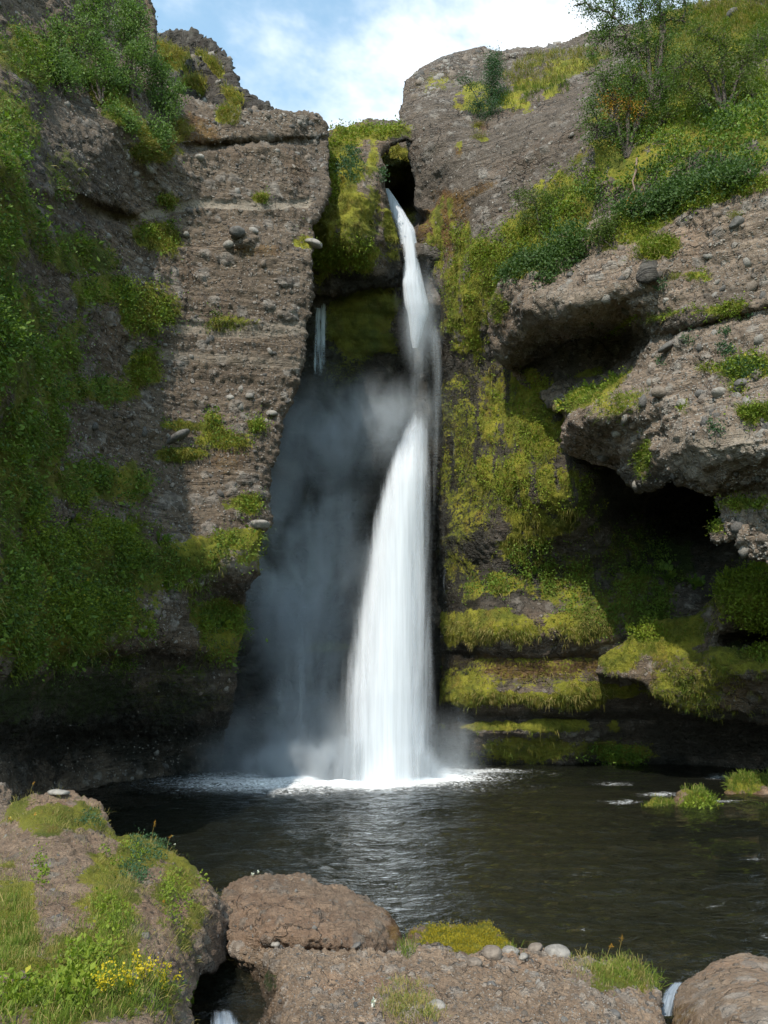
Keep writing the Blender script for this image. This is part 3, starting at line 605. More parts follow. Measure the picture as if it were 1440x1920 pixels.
# two overhanging brows of pale conglomerate in front of the mossy wall
brow_poly = [(926, 560), (945, 532), (985, 500), (1040, 462), (1110, 420), (1190, 392), (1290, 362), (1400, 330), (1620, 270), (1620, 1110), (1470, 1075), (1418, 1052), (1400, 1036), (1388, 1008), (1345, 1018), (1334, 1000), (1352, 966), (1340, 930),
             (1300, 912), (1262, 900), (1225, 916), (1180, 905), (1140, 880), (1105, 872), (1066, 856), (1052, 838), (1048, 800), (1060, 776), (1030, 756), (985, 720), (962, 700), (938, 668), (922, 620)]
brow_ctrl = [(940, 590, 21.2), (960, 540, 20.6), (1040, 490, 20.0), (1150, 420, 19.0), (1300, 380, 17.4), (1440, 345, 16.0), (1600, 300, 14.8), (1000, 580, 19.7), (1100, 590, 18.8), (1180, 580, 18.2), (1250, 500, 17.6), (1350, 480, 16.6), (1440, 480, 15.8), (1600, 500, 14.6),
             (950, 660, 21.9), (1000, 680, 22.2), (1080, 660, 21.8), (1160, 650, 21.0), (1030, 745, 22.0), (1100, 715, 20.8), (1180, 690, 19.4), (1090, 762, 18.9), (1150, 735, 18.3), (1220, 700, 17.8), (1250, 640, 17.7), (1200, 640, 18.9), (1300, 620, 16.8), (1440, 620, 15.4),
             (1070, 820, 19.6), (1100, 850, 19.8), (1150, 800, 18.0), (1220, 800, 17.3), (1220, 890, 18.0), (1300, 740, 16.2), (1440, 740, 14.6), (1300, 830, 15.8), (1300, 900, 16.6), (1440, 850, 14.4), (1600, 800, 13.2), (1380, 920, 15.8), (1440, 960, 15.2), (1360, 990, 16.2), (1440, 1040, 15.4), (1600, 1000, 14)]
brow = sheet('overhang', brow_poly, brow_ctrl, M['ledge'], 2.6, T=3.0, Mg=24, conv=0.55, big=0.22, mid=0.17, strata=0.08, cob=0.075, seed=59, tilt=(-0.35, 0),
             feats=[(1080, 652, 100, 42, .7, -5), (1225, 515, 30, 26, -.15), (1000, 690, 50, 30, .4), (1350, 850, 90, 36, -.4, -12), (1130, 870, 40, 16, .3), (1400, 925, 70, 14, .4), (1330, 610, 150, 10, .3, -14)],
             masks={'moss': [(1120, 735, 80, 16, .9, -25), (1160, 760, 60, 24, .5, -20), (1210, 860, 26, 40, .7), (1410, 690, 70, 30, .9), (1420, 770, 46, 20, 1), (1380, 720, 30, 20, .6), (1240, 470, 40, 20, 1), (1140, 620, 80, 6, .7, -25), (1260, 590, 70, 7, .6, -14), (1370, 580, 90, 12, .6, -10), (1000, 500, 60, 26, .9, -25),
                             (1180, 430, 90, 26, .7, -20), (1340, 370, 120, 20, .8, -16), (1310, 520, 30, 12, .6), (940, 580, 20, 40, .6), (1085, 700, 50, 12, .5), (1400, 945, 60, 14, .7), (1340, 985, 16, 14, .8), (1330, 690, 26, 10, .5), (1280, 760, 16, 20, .4)],
                    'rust': [(945, 600, 26, 60, .6), (1220, 870, 40, 40, .4), (990, 560, 30, 14, .5), (1230, 490, 40, 12, .5), (1390, 590, 80, 30, .4)],
                    'wet': [(1060, 680, 130, 60, .75), (1160, 650, 60, 40, .7), (1320, 592, 160, 14, .6, -12), (1380, 560, 80, 20, .4), (1200, 900, 120, 20, .8)],  # dark colour painting the shade of the hollow and the brow undersides
                    'sand': [(1350, 850, 100, 42, 1, -12), (1060, 560, 80, 26, .3), (1280, 830, 30, 30, .6)]},
             kind='structure', label='pale pebbly overhanging rock brows jutting from the right cliff above a dark hollow')

# mossy terraces low on the right
terr_poly = [(1118, 1262), (1128, 1232), (1166, 1206), (1200, 1184), (1252, 1170), (1305, 1150), (1332, 1122), (1352, 1092), (1400, 1072), (1450, 1060), (1620, 1040), (1620, 1400), (1440, 1352), (1380, 1338), (1340, 1346), (1300, 1330), (1240, 1305), (1210, 1278), (1160, 1270)]
terr = sheet('mossy_terrace', terr_poly, [(1130, 1250, 21.6), (1200, 1200, 21.3), (1300, 1160, 20.6), (1360, 1100, 19.8), (1440, 1080, 19.0), (1600, 1060, 18), (1200, 1260, 20.9), (1300, 1230, 20.0), (1300, 1300, 20.4), (1380, 1150, 19.0), (1440, 1150, 18.4), (1400, 1195, 20.4), (1440, 1190, 20.2), (1370, 1230, 19.2), (1440, 1235, 18.6), (1440, 1320, 19.4), (1380, 1310, 19.8), (1600, 1200, 17.6), (1600, 1350, 18.6)],
             M['left'], STEP, T=2.6, Mg=20, conv=0.4, big=0.22, mid=0.18, strata=0.12, cob=0.04, seed=67, feats=[(1410, 1196, 60, 12, .8, -8)],
             masks={'moss': [(1250, 1195, 130, 40, 1, -18), (1400, 1120, 90, 50, 1), (1280, 1290, 100, 50, .62), (1400, 1240, 80, 30, .8), (1160, 1240, 60, 30, 1), (1300, 1250, 140, 60, .55), (1600, 1150, 150, 120, .9)],
                    'rust': [(1250, 1260, 130, 60, .65), (1350, 1290, 100, 50, .6)], 'wet': [(1400, 1196, 80, 16, .8), (1350, 1340, 200, 18, .9)], 'deep': [(1410, 1197, 70, 16, 1)]},  # dark crease and lower edge: their shade put into the colour
             kind='structure', label='rounded moss-covered rock terraces bulging from the lower right wall')

# ================================================================== THE GROUND, POOL BED AND WATER
def grid_xy(x0, x1, y0, y1, st):
    gx, gy = np.meshgrid(np.arange(x0, x1 + st, st), np.arange(y0, y1 + st, st)); ny, nx = gx.shape
    i = np.arange(nx * ny).reshape(ny, nx)
    return gx.ravel(), gy.ravel(), np.stack([i[:-1, :-1].ravel(), i[:-1, 1:].ravel(), i[1:, 1:].ravel(), i[1:, :-1].ravel()], -1)
# bed of the pool, rising to the near bank; far out it is the floor of the valley
x, y, Q = grid_xy(-14, 16, 3.0, 30, 0.11)
P = np.stack([x, y, 0 * x], -1)
bank = sst(8.2 - y + 0.6 * fbm(P * .5, 3, 5), 0, 3.2)
zb = -0.75 + 1.05 * bank + 0.12 * fbm(P * .8, 4, 6)
zb += 0.35 * sst(x + 0.0 * y, 5.5, 9.5) * sst(y, 14, 19)
w1, r1 = worley(P * 2.6, 8); zb += 0.10 * np.sqrt(np.clip(0.55 * r1 - w1, 0, 1))
mk('pool_bed', np.stack([x, y, zb], -1), [Q], M['bed'], kind='structure', label='stony brown bed under the pool water')
m, g = new_mat('valley_grass')
Pn = g.n('ShaderNodeTexCoord').outputs['Object']
b = g.n('ShaderNodeBsdfPrincipled', Base_Color=g.mix(g.noise(Pn, .6, 6), (0.04, 0.06, 0.015), (0.11, 0.12, 0.04)), Roughness=0.95)
g.link(b.outputs[0], g.n('ShaderNodeOutputMaterial').inputs[0]); M['valley'] = m
x, y, Q = grid_xy(-400, 400, -400, 400, 20)
mk('ground', np.stack([x, y, -1.1 + 0 * x], -1), [Q], M['valley'], kind='structure', label='valley floor beyond the gorge')

# water surface
m, g = new_mat('pool_water')
Pn = g.n('ShaderNodeTexCoord').outputs['Object']
st1 = g.n('ShaderNodeMapping', Vector=Pn, Scale=(0.8, 1.35, 1.0), Rotation=(0, 0, R(-14))).outputs[0]
wa = g.noise(st1, 3.0, 5, 0.55, 0.6); wb = g.noise(st1, 9.0, 4, 0.6, 0.3); wc = g.noise(Pn, 1.2, 2, 0.5)
hh = g.math('ADD', g.math('MULTIPLY', wa, 0.10), g.math('MULTIPLY', g.math('MULTIPLY', wb, 0.035), g.step(wc, 0.3, 0.7, 0.3, 1.0)))
bmp = g.n('ShaderNodeBump', Strength=1.0, Distance=1.0, Height=hh)
fr = g.n('ShaderNodeFresnel', IOR=1.33, Normal=bmp.outputs[0])
tr = g.n('ShaderNodeBsdfTransparent', Color=(0.60, 0.62, 0.52))
df = g.n('ShaderNodeBsdfDiffuse', Color=(0.024, 0.027, 0.020))
und = g.n('ShaderNodeMixShader', _0=0.28, _1=tr.outputs[0], _2=df.outputs[0])
gl = g.n('ShaderNodeBsdfGlossy', Color=(1, 1, 1), Roughness=0.07, Normal=bmp.outputs[0])
w_ = g.n('ShaderNodeMixShader', _0=fr.outputs[0], _1=und.outputs[0], _2=gl.outputs[0])
fo = g.attr('foam')
fn = g.noise(st1, 10.0, 6, 0.72, 1.6)
ff = g.math('MULTIPLY', g.step(g.math('ADD', fo, g.math('MULTIPLY', g.math('SUBTRACT', fn, 0.5), 3.0)), 0.35, 1.5), g.step(fo, 0.02, 0.3))
fd = g.n('ShaderNodeBsdfDiffuse', Color=(0.80, 0.83, 0.86))
w2_ = g.n('ShaderNodeMixShader', _0=ff, _1=w_.outputs[0], _2=fd.outputs[0])
g.link(w2_.outputs[0], g.n('ShaderNodeOutputMaterial').inputs[0]); M['water'] = m
x, y, Q = grid_xy(-12, 13, 6.4, 27, 0.075)
P = np.stack([x * .6, y * 1.5, 0 * x], -1)
near = np.exp(-((x + 0.2) / 3.6) ** 2 - ((y - 22.2) / 1.8) ** 2)
z = (0.07 + 0.07 * near) * fbm(P * 1.5, 4, 71) + (0.022 + .06 * near) * fbm(P * 5, 3, 72) + .10 * near * np.abs(fbm(P * 2.4, 3, 74))
px, py = proj(np.stack([x, y, 0 * x], -1))
wnz = fbm(P * 1.3 + 9, 3, 73)
foam = np.maximum(2.6 * np.exp(-np.clip(np.hypot((px - 690) / 190, (py - 1457) / 20), 0, 9) ** 2.0), 0)
foam = np.maximum(foam, 1.0 * np.exp(-np.hypot((px - 880) / 110, (py - 1447) / 7) ** 2))
foam = np.maximum(foam, 1.15 * np.exp(-np.hypot((px - 500) / 220, (py - 1468) / 22) ** 2))
foam = np.maximum(foam, 0.50 * np.exp(-np.hypot((px - 700) / 300, (py - 1478) / 20) ** 2))
for cx, cy, rx, ry, s in ((1150, 1470, 26, 4, 1), (1172, 1502, 30, 5, 1.1), (1238, 1490, 28, 6, 1.3), (1352, 1503, 36, 5, 1.2), (1410, 1607, 18, 5, 1), (1350, 1458, 22, 8, 1.2), (1036, 1450, 14, 5, 1), (960, 1450, 40, 4, .9), (1090, 1636, 36, 6, .8),
                          (1340, 1700, 30, 9, .8), (1110, 1740, 26, 6, .8), (1432, 1752, 14, 16, 1), (1270, 1770, 26, 8, .5), (1180, 1590, 40, 5, .35), (980, 1700, 40, 8, .4), (310, 1480, 20, 6, .9), (300, 1503, 20, 5, .8), (240, 1492, 30, 5, .6), (1216, 1700, 40, 8, .35), (880, 1735, 16, 5, .8), (850, 1620, 60, 10, .25)):
    foam = np.maximum(foam, (.6 if cx > 1130 and cy < 1620 else .34) * s * np.exp(-np.hypot((px - cx) / (rx * 1.5), (py - cy) / (ry * .8)) ** 2))
mk('pool_water', np.stack([x, y, z], -1), [Q], M['water'], attrs={'foam': foam}, kind='structure', label='dark rippled plunge pool with foam under the falls')

# ================================================================== THE WATERFALL
def fall_mat(name, su, sv, amt, col=(0.60, 0.635, 0.69), lo=0.25, hi=0.85, seed=0.0):
    m, g = new_mat(name)
    uv = g.attr('fuv', 'Vector')
    mpn = g.n('ShaderNodeMapping', Vector=uv, Scale=(su, sv, 1), Location=(seed, seed * .37, seed)).outputs[0]
    n = g.noise(mpn, 1.0, 6, 0.65, 0.15)
    mp2 = g.n('ShaderNodeMapping', Vector=uv, Scale=(su * 0.3, sv * 0.6, 1), Location=(seed * 2, 0, seed)).outputs[0]
    n2 = g.noise(mp2, 1.0, 3, 0.6, 0.3)
    nn = g.math('ADD', g.math('MULTIPLY', n, 0.6), g.math('MULTIPLY', n2, 0.4))
    a = g.math('ADD', g.attr('dens'), g.math('MULTIPLY', g.math('SUBTRACT', nn, 0.5), amt))
    a = g.math('MULTIPLY', g.step(a, lo, hi), g.step(g.attr('dens'), 0.0, 0.25))
    d = g.n('ShaderNodeBsdfDiffuse', Color=col); t = g.n('ShaderNodeBsdfTranslucent', Color=col)
    s = g.n('ShaderNodeMixShader', _0=0.35, _1=d.outputs[0], _2=t.outputs[0])
    tr = g.n('ShaderNodeBsdfTransparent')
    o = g.n('ShaderNodeMixShader', _0=a, _1=tr.outputs[0], _2=s.outputs[0])
    g.link(o.outputs[0], g.n('ShaderNodeOutputMaterial').inputs[0])
    m.use_transparent_shadow = True
    return m
def ribbon(name, prof, mat, parent, nu=28, nv=160, bulge=0.5, strength=1.0, ep=2.2, jit=0.05, dY=0.0, widen=1.0, seed=0, top=0.03, bot=0.0, label=None, lift=0.0):
    """a sheet of falling water; prof rows (py, px_left, px_right, Y, density)"""
    pr = np.array(prof, float); t = np.linspace(0, 1, nv); y = pr[0, 0] + t * (pr[-1, 0] - pr[0, 0])
    l = np.interp(y, pr[:, 0], pr[:, 1]); r = np.interp(y, pr[:, 0], pr[:, 2]); Yd = np.interp(y, pr[:, 0], pr[:, 3]); dn = np.interp(y, pr[:, 0], pr[:, 4])
    k = np.ones(7) / 7
    sm = lambda q: np.convolve(np.pad(q, 3, 'edge'), k, 'valid')
    l, r, Yd, dn = sm(l), sm(r), sm(Yd), sm(dn)
    u = np.linspace(-1, 1, nu)
    c, h = (l + r) / 2, (r - l) / 2 * widen
    gx = c[:, None] + h[:, None] * u[None]; gy = y[:, None] + 0 * gx
    hm = (h * Yd / FPX)[:, None]
    Pn = np.stack([u[None] * 3 + 0 * gx + seed, 0 * gx + seed, y[:, None] * .004 + 0 * gx], -1).reshape(-1, 3)
    Yg = Yd[:, None] + dY - bulge * hm * np.sqrt(np.clip(1 - u[None] ** 2, 0, 1)) + (jit * fbm(Pn, 3, seed)).reshape(gx.shape)
    V = pt(gx.ravel(), gy.ravel(), Yg.ravel())
    e = np.clip((1 - np.abs(u)) * ep, 0, 1) ** 1.0
    dens = strength * dn[:, None] * e[None] * np.clip(t / max(top, 1e-3), 0, 1)[:, None]
    if bot > 0: dens = dens * np.clip((1 - t) / bot, 0, 1)[:, None]
    uvw = np.stack([(gx - 720) / 70.0, gy / 70.0, 0 * gx + seed], -1).reshape(-1, 3)
    i = np.arange(nu * nv).reshape(nv, nu)
    Q = np.stack([i[:-1, :-1].ravel(), i[1:, :-1].ravel(), i[1:, 1:].ravel(), i[:-1, 1:].ravel()], -1)
    return mk(name, V - np.array(parent.location), [Q], mat, parent, attrs={'dens': dens.ravel(), 'fuv': uvw}, label=label)

fw = [fall_mat('falling_water_%s' % 'abc'[i], (5.0, 9.0, 14.0)[i], (0.35, 0.5, 0.8)[i], (1.3, 1.3, 1.4)[i], seed=3.3 * i + 1, lo=(0.12, 0.3, 0.35)[i], hi=(0.8, .95, 1.0)[i]) for i in range(3)]
fv = fall_mat('thin_veil', 7.0, 0.25, 0.9, lo=0.3, hi=1.6, seed=8.1, col=(0.78, 0.84, 0.90))
fo = fall_mat('outflow_water', 22.0, 2.5, 1.3, lo=0.25, hi=1.5, seed=2.2, col=(0.40, 0.47, 0.56))
ft = fall_mat('trickle_water', 16.0, 1.2, 1.5, lo=0.45, hi=1.25, seed=5.2, col=(0.70, 0.78, 0.86))

wf = empty('waterfall', tuple(pt(740, 1450, 22.6)), 'white silky main waterfall plunging from the rock slot into the pool', 'waterfall')
upper = [(352, 720, 728, 26.6, 1.0), (370, 722, 742, 26.2, 1.0), (395, 728, 758, 25.9, 1), (430, 742, 780, 25.4, 1), (470, 752, 786, 25.1, 1.05), (500, 756, 790, 25.0, .95), (530, 752, 797, 24.9, 1), (570, 756, 806, 24.9, 1.15), (590, 762, 806, 24.9, 1.2), (612, 766, 796, 24.9, 1.2), (635, 769, 790, 24.9, 1.1), (652, 773, 784, 24.9, .9)]
for i in range(3):
    ribbon('upper_plume', upper, fw[i], wf, bulge=0.8, dY=-0.12 * i, seed=5 + i, widen=(1.0, 1.06, 1.1)[i], strength=(1.25, 1.0, .9)[i], ep=(2.4, 1.8, 1.5)[i], top=0.01)
spray = [(460, 735, 795, 24.9, .0), (500, 722, 806, 24.8, .35), (560, 712, 826, 24.7, .42), (620, 720, 834, 24.7, .40), (700, 735, 838, 24.7, .34), (740, 700, 836, 24.7, .3), (800, 680, 834, 24.7, .0)]
ribbon('upper_veil', spray, fv, wf, bulge=0.4, dY=-0.3, seed=15, strength=1.45, ep=1.1, top=0.1)
side = [(560, 795, 816, 24.6, .2), (620, 796, 834, 24.6, .42), (700, 800, 840, 24.6, .36), (760, 800, 840, 24.6, .3), (900, 804, 826, 24.6, .3), (1200, 806, 826, 24.4, .15)]
ribbon('side_spray', side, fv, wf, bulge=0.4, dY=-0.35, seed=19, strength=1.7, ep=1.2, top=0.1)
lower = [(725, 770, 808, 25.0, .20), (765, 768, 808, 24.9, .55), (800, 756, 808, 24.8, .85), (850, 734, 810, 24.6, 1), (900, 716, 810, 24.3, 1), (960, 698, 810, 24.1, 1.05), (1020, 685, 811, 23.9, 1.05), (1100, 670, 814, 23.6, 1.05), (1200, 650, 817, 23.3, 1.1), (1300, 634, 820, 23.0, 1.1), (1400, 630, 822, 22.8, 1.15), (1462, 624, 824, 22.55, 1.2), (1485, 620, 828, 22.5, 1.2)]
for i in range(3):
    ribbon('main_curtain', lower, fw[i], wf, nu=40, nv=240, bulge=0.45, dY=-0.22 * i, seed=25 + i, widen=(1.03, 1.1, 1.2)[i], strength=(.88, .72, .58)[i], ep=(1.7, 1.3, 1.05)[i], top=0.12, bot=(.03, .02, .02)[i])
ribbon('main_veil', lower, fv, wf, nu=40, nv=240, bulge=0.35, dY=-0.8, seed=45, widen=1.45, strength=1.05, ep=1.0, top=0.2)
lv = [(800, 560, 720, 25.6, .0), (900, 540, 720, 25.5, .45), (1050, 500, 700, 25.2, .48), (1200, 470, 690, 24.8, .5), (1350, 450, 680, 24.4, .6), (1465, 430, 670, 24.0, .62)]
ribbon('left_veil', lv, fv, wf, nu=50, nv=200, bulge=0.12, dY=-0.3, seed=51, widen=1.0, strength=1.1, ep=1.6, top=0.2)
tk = empty('water_trickle', tuple(pt(598, 740, 25.0)), 'thin side trickle running down dark rock beside the left cliff edge', 'trickle')
ribbon('trickle_sheet', [(505, 590, 616, 25.3, .8), (600, 586, 616, 25.4, .9), (680, 580, 618, 25.4, .7), (760, 575, 620, 25.3, .4)], ft, tk, nu=24, nv=80, bulge=0.3, strength=1.0, ep=2, seed=61, top=0.04, bot=0.3)
ribbon('back_trickle', [(535, 588, 616, 25.8, .8), (600, 584, 618, 25.8, .6), (700, 580, 618, 25.7, .4)], fv, tk, nu=24, nv=60, bulge=0.1, strength=1.2, ep=2, seed=63, bot=0.3)
seep = empty('seeping_water', tuple(pt(600, 1440, 24.9)), 'faint white threads of water seeping down the wall left of the main fall', 'trickle')
for k, (a, b_, y0, y1) in enumerate(((620, 645, 1215, 1420), (590, 615, 1225, 1400), (478, 500, 1230, 1400), (555, 580, 1050, 1200), (520, 548, 1260, 1420))):
    ribbon('thread', [(y0, a, b_, 25.2, .9), ((y0 + y1) / 2, a - 4, b_, 25.1, .8), (y1, a - 8, b_ + 2, 25.0, .5)], ft, seep, nu=16, nv=60, bulge=0.1, strength=.62, ep=1.3, seed=70 + k, top=0.35, bot=0.5)
for k, (a, b_, y0, y1) in enumerate(((840, 858, 740, 1180), (826, 842, 900, 1300), (860, 880, 800, 1050))):
    ribbon('thread', [(y0, a, b_, 24.0, .7), (y1, a - 2, b_ - 2, 24.0, .5)], ft, seep, nu=12, nv=80, bulge=0.1, strength=.62, ep=1.5, seed=80 + k, top=0.1, bot=0.3)

# small outflows between the near boulders
for (nm, lab, prof) in (('outflow', 'small white cascade slipping between the pale right boulder and the gravel bank', [(1838, 1262, 1290, 8.0, 1), (1860, 1240, 1278, 7.7, 1), (1905, 1228, 1266, 7.4, .9)]),
                        ('outflow', 'bluish rush of water in the dark gap beside the big left boulder', [(1888, 395, 440, 6.3, .5), (1925, 385, 462, 6.0, 1), (1990, 380, 470, 5.6, 1)])):
    e = empty(nm, tuple(pt((prof[0][1] + prof[0][2]) / 2, prof[0][0], prof[0][3])), lab, 'cascade', 'small outflows from the pool')
    ribbon('water_sheet', prof, fo, e, nu=20, nv=40, bulge=0.1, strength=1.15, ep=1.6, seed=91, jit=.08, top=0.1)

# mist
def mist(name, c, r, dens, label, sc=0.8, col=(0.84, 0.92, 1.0), fall=1.0):
    bpy_me = bpy.data.meshes.new(name)
    import bmesh
    bm = bmesh.new(); bmesh.ops.create_icosphere(bm, subdivisions=3, radius=1.0); bm.to_mesh(bpy_me); bm.free()
    o = bpy.data.objects.new(name, bpy_me); COL.objects.link(o); o.location = c; o.scale = r
    m, g = new_mat(name + '_vapour')
    Pn = g.n('ShaderNodeTexCoord').outputs['Object']
    d = g.n('ShaderNodeVectorMath', {'operation': 'LENGTH'}, _0=Pn).outputs[1]
    f = g.step(d, 1.0, 0.0, 0.0, 1.0)
    f = g.math('POWER', f, 1.3)
    n = g.noise(g.n('ShaderNodeMapping', Vector=Pn, Scale=(r[0] * sc, r[1] * sc, r[2] * sc * 0.6)).outputs[0], 1.0, 3, 0.6, 0.4)
    k = g.math('MULTIPLY', g.math('MULTIPLY', f, g.step(n, 0.35, 0.68, 0.05, 1.7)), dens)
    v = g.n('ShaderNodeVolumePrincipled', Color=col, Density=k, Anisotropy=0.2)
    g.link(v.outputs[0], g.n('ShaderNodeOutputMaterial').inputs['Volume'])
    bpy_me.materials.append(m)
    return tag(o, label, None, None, 'stuff')
mist('mist', tuple(pt(745, 778, 24.2)), (2.0, 1.0, 1.7), 0.5, 'spray where the fall reappears', sc=1.6)
mist('mist', tuple(pt(660, 800, 24.6)), (3.2, 1.4, 2.3), 0.75, 'spray drifting left from where the fall reappears', sc=1.3)
mist('mist', tuple(pt(790, 600, 24.3)), (0.9, 0.9, 2.4), 0.9, 'thin spray beside the upper plume')
mist('mist', tuple(pt(585, 1120, 24.3)), (3.2, 1.5, 8.5), 0.7, 'hanging spray left of the main fall')
mist('mist', tuple(pt(610, 1430, 22.8)), (4.6, 1.7, 2.5), 1.3, 'spray rising where the fall meets the pool')
mist('mist', tuple(pt(640, 1440, 22.0)), (3.2, 0.9, 0.95), 13.0, 'low white splash at the foot of the fall', sc=1.5)
mist('mist', tuple(pt(725, 1450, 21.9)), (1.9, 0.7, 0.6), 14.0, 'densest splash right under the fall', sc=2.2)
mist('mist', tuple(pt(850, 1430, 23.0)), (1.2, 1.0, 1.9), 0.9, 'spray to the right of the foot of the fall')

# ================================================================== NEAR BOULDERS AND BANK
def rock(name, poly, ctrl, T, mat='boulder', step=2.6, label=None, cat='boulder', group=None, **kw):
    a = dict(big=0.05, mid=0.06, strata=0.025, cob=0.03, fine=0.014, Mg=30, conv=0.9, ns=2.2)
    a.update(kw)
    return sheet(name, poly, ctrl, M[mat], step, T=T, label=label, cat=cat, group=group, **a)
B1 = rock('boulder', [(-330, 1700), (-200, 1650), (-60, 1590), (0, 1553), (30, 1515), (60, 1500), (88, 1491), (125, 1490), (150, 1500), (190, 1512), (204, 1545), (225, 1568), (262, 1570), (300, 1590), (340, 1622), (375, 1655), (408, 1690), (430, 1725), (445, 1760),
          (420, 1800), (385, 1830), (362, 1860), (355, 1900), (350, 2010), (-330, 2010)],
          [(110, 1492, 10.2), (0, 1556, 9.6), (60, 1530, 9.3), (190, 1520, 10.1), (170, 1600, 8.7), (262, 1575, 9.9), (300, 1620, 9.2), (60, 1640, 8.0), (160, 1700, 7.4), (60, 1800, 6.2), (200, 1800, 6.3), (0, 1900, 5.1), (150, 1900, 5.2), (280, 1900, 5.5), (340, 1800, 6.9), (290, 1700, 7.7),
           (380, 1700, 8.8), (425, 1730, 9.3), (430, 1770, 9.1), (350, 1860, 6.8), (0, 1700, 7.2), (-100, 1700, 7.0), (-100, 1950, 4.7), (-300, 1750, 7.0), (-300, 1980, 4.7), (330, 1980, 5.2)],
          1.6, label='huge rounded boulder in the left foreground, overgrown with grass and yellow flowers', seed=103, big=0.12, mid=0.07, strata=0.03, cob=0.035, fine=.015, ns=1.5, step=2.4,
          masks={'moss': [(110, 1540, 90, 34, .8), (260, 1600, 60, 40, .8), (200, 1690, 60, 120, .55), (180, 1800, 90, 60, .9), (150, 1880, 150, 60, 1), (20, 1760, 50, 100, .9), (330, 1660, 50, 60, .6), (360, 1720, 30, 50, .5)], 'rust': [(180, 1640, 60, 40, .35), (360, 1740, 60, 50, .5)], 'wet': [(410, 1790, 50, 70, .5)]})  # dark right flank: its shade painted in, beside damp from the gap
B2 = rock('boulder', [(413, 1700), (418, 1668), (440, 1650), (478, 1638), (520, 1634), (580, 1645), (636, 1660), (688, 1684), (722, 1712), (742, 1740), (750, 1770), (735, 1800), (600, 1815), (470, 1812), (430, 1760)],
          [(440, 1660, 10.2), (520, 1640, 10.4), (640, 1668, 10.2), (735, 1735, 9.2), (520, 1720, 8.7), (620, 1740, 8.5), (430, 1740, 9.0), (720, 1790, 8.6), (500, 1800, 8.6), (600, 1770, 8.35), (500, 1765, 8.45), (700, 1765, 8.5), (600, 1800, 8.6)],
          1.6, label='smooth brown dome-shaped boulder at the pool edge in the middle foreground', seed=113, big=0.07, mid=0.07, cob=.03, masks={'rust': [(735, 1740, 24, 60, .9), (690, 1700, 40, 12, .5)]})
B3 = rock('gravel_bank', [(428, 1770), (470, 1772), (600, 1782), (740, 1786), (765, 1770), (800, 1778), (870, 1792), (960, 1776), (1036, 1776), (1066, 1792), (1110, 1802), (1160, 1806), (1200, 1816), (1226, 1842), (1240, 1880), (1248, 2010), (474, 2010), (468, 1905), (462, 1850), (444, 1805)],
          [(440, 1785, 8.7), (600, 1795, 8.05), (760, 1785, 8.0), (960, 1780, 8.2), (1110, 1806, 7.9), (1215, 1840, 7.6), (540, 1830, 7.4), (700, 1850, 6.9), (900, 1850, 6.9), (1100, 1860, 6.8), (1230, 1900, 7.0), (620, 1920, 5.9), (850, 1920, 5.8), (1100, 1930, 5.9), (475, 1850, 8.6), (485, 1900, 8.0), (480, 1980, 7.0), (545, 1880, 6.9), (548, 1925, 6.2), (850, 2000, 5.0), (1200, 2000, 5.6), (580, 2000, 5.3)],
          1.6, 'bankrock', label='low bank of earthy conglomerate along the bottom edge of the photo', cat='rock bank', seed=127, big=0.05, mid=0.05, cob=0.045, step=2.4,
          masks={'rust': [(860, 1850, 200, 60, .35), (760, 1900, 120, 60, .5), (490, 1850, 50, 60, .6)], 'moss': [(1150, 1830, 70, 24, .7), (760, 1900, 70, 30, .3), (505, 1840, 18, 24, .5)], 'deep': [(490, 1860, 50, 100, 1)], 'wet': [(485, 1890, 44, 100, .8)]})  # side towards the gap: its shade put into the dark moss and damp
B4 = rock('boulder', [(1268, 1880), (1280, 1852), (1312, 1832), (1345, 1808), (1380, 1792), (1402, 1790), (1450, 1806), (1560, 1830), (1560, 2010), (1262, 2010), (1264, 1920)],
          [(1290, 1850, 7.7), (1390, 1796, 8.1), (1500, 1820, 8.0), (1300, 1880, 7.0), (1400, 1850, 6.9), (1500, 1860, 6.8), (1280, 1930, 6.7), (1400, 1905, 6.2), (1400, 1990, 5.9), (1540, 1950, 5.9)],
          1.5, 'bankrock', label='pale grey flat-topped boulder in the bottom right corner', seed=131, big=0.05, mid=0.03, cob=0.01, fine=.008, ns=1.2, masks={'rust': [(1290, 1920, 60, 70, .75), (1330, 1845, 50, 14, .5, -30), (1380, 1915, 90, 20, .45)]})
B5 = rock('boulder', [(758, 1775), (770, 1750), (800, 1742), (860, 1738), (915, 1738), (938, 1748), (955, 1775), (940, 1795), (870, 1800), (780, 1800)],
          [(770, 1755, 9.4), (860, 1736, 9.5), (930, 1750, 9.3), (860, 1766, 8.75), (790, 1790, 8.6), (930, 1790, 8.6)], 0.7, label='low boulder capped with bright yellow-green moss at the near pool edge', seed=137, big=0.03, mid=0.05, cob=0.0, fine=.02, ns=3.5,
          masks={'moss': [(870, 1762, 90, 34, 1)], 'rust': [(770, 1765, 20, 30, .7)]})
B6 = rock('boulder', [(782, 1790), (796, 1770), (812, 1766), (845, 1774), (870, 1792), (876, 1812), (872, 1835), (830, 1832), (790, 1812)],
          [(800, 1772, 8.3), (860, 1790, 8.3), (830, 1800, 7.9), (800, 1805, 8.0), (860, 1828, 7.8)], 0.5, 'ledge', label='angular pale grey block wedged in the bank below the mossy boulder', seed=139, big=0.02, mid=0.03, cob=0.0, step=2)
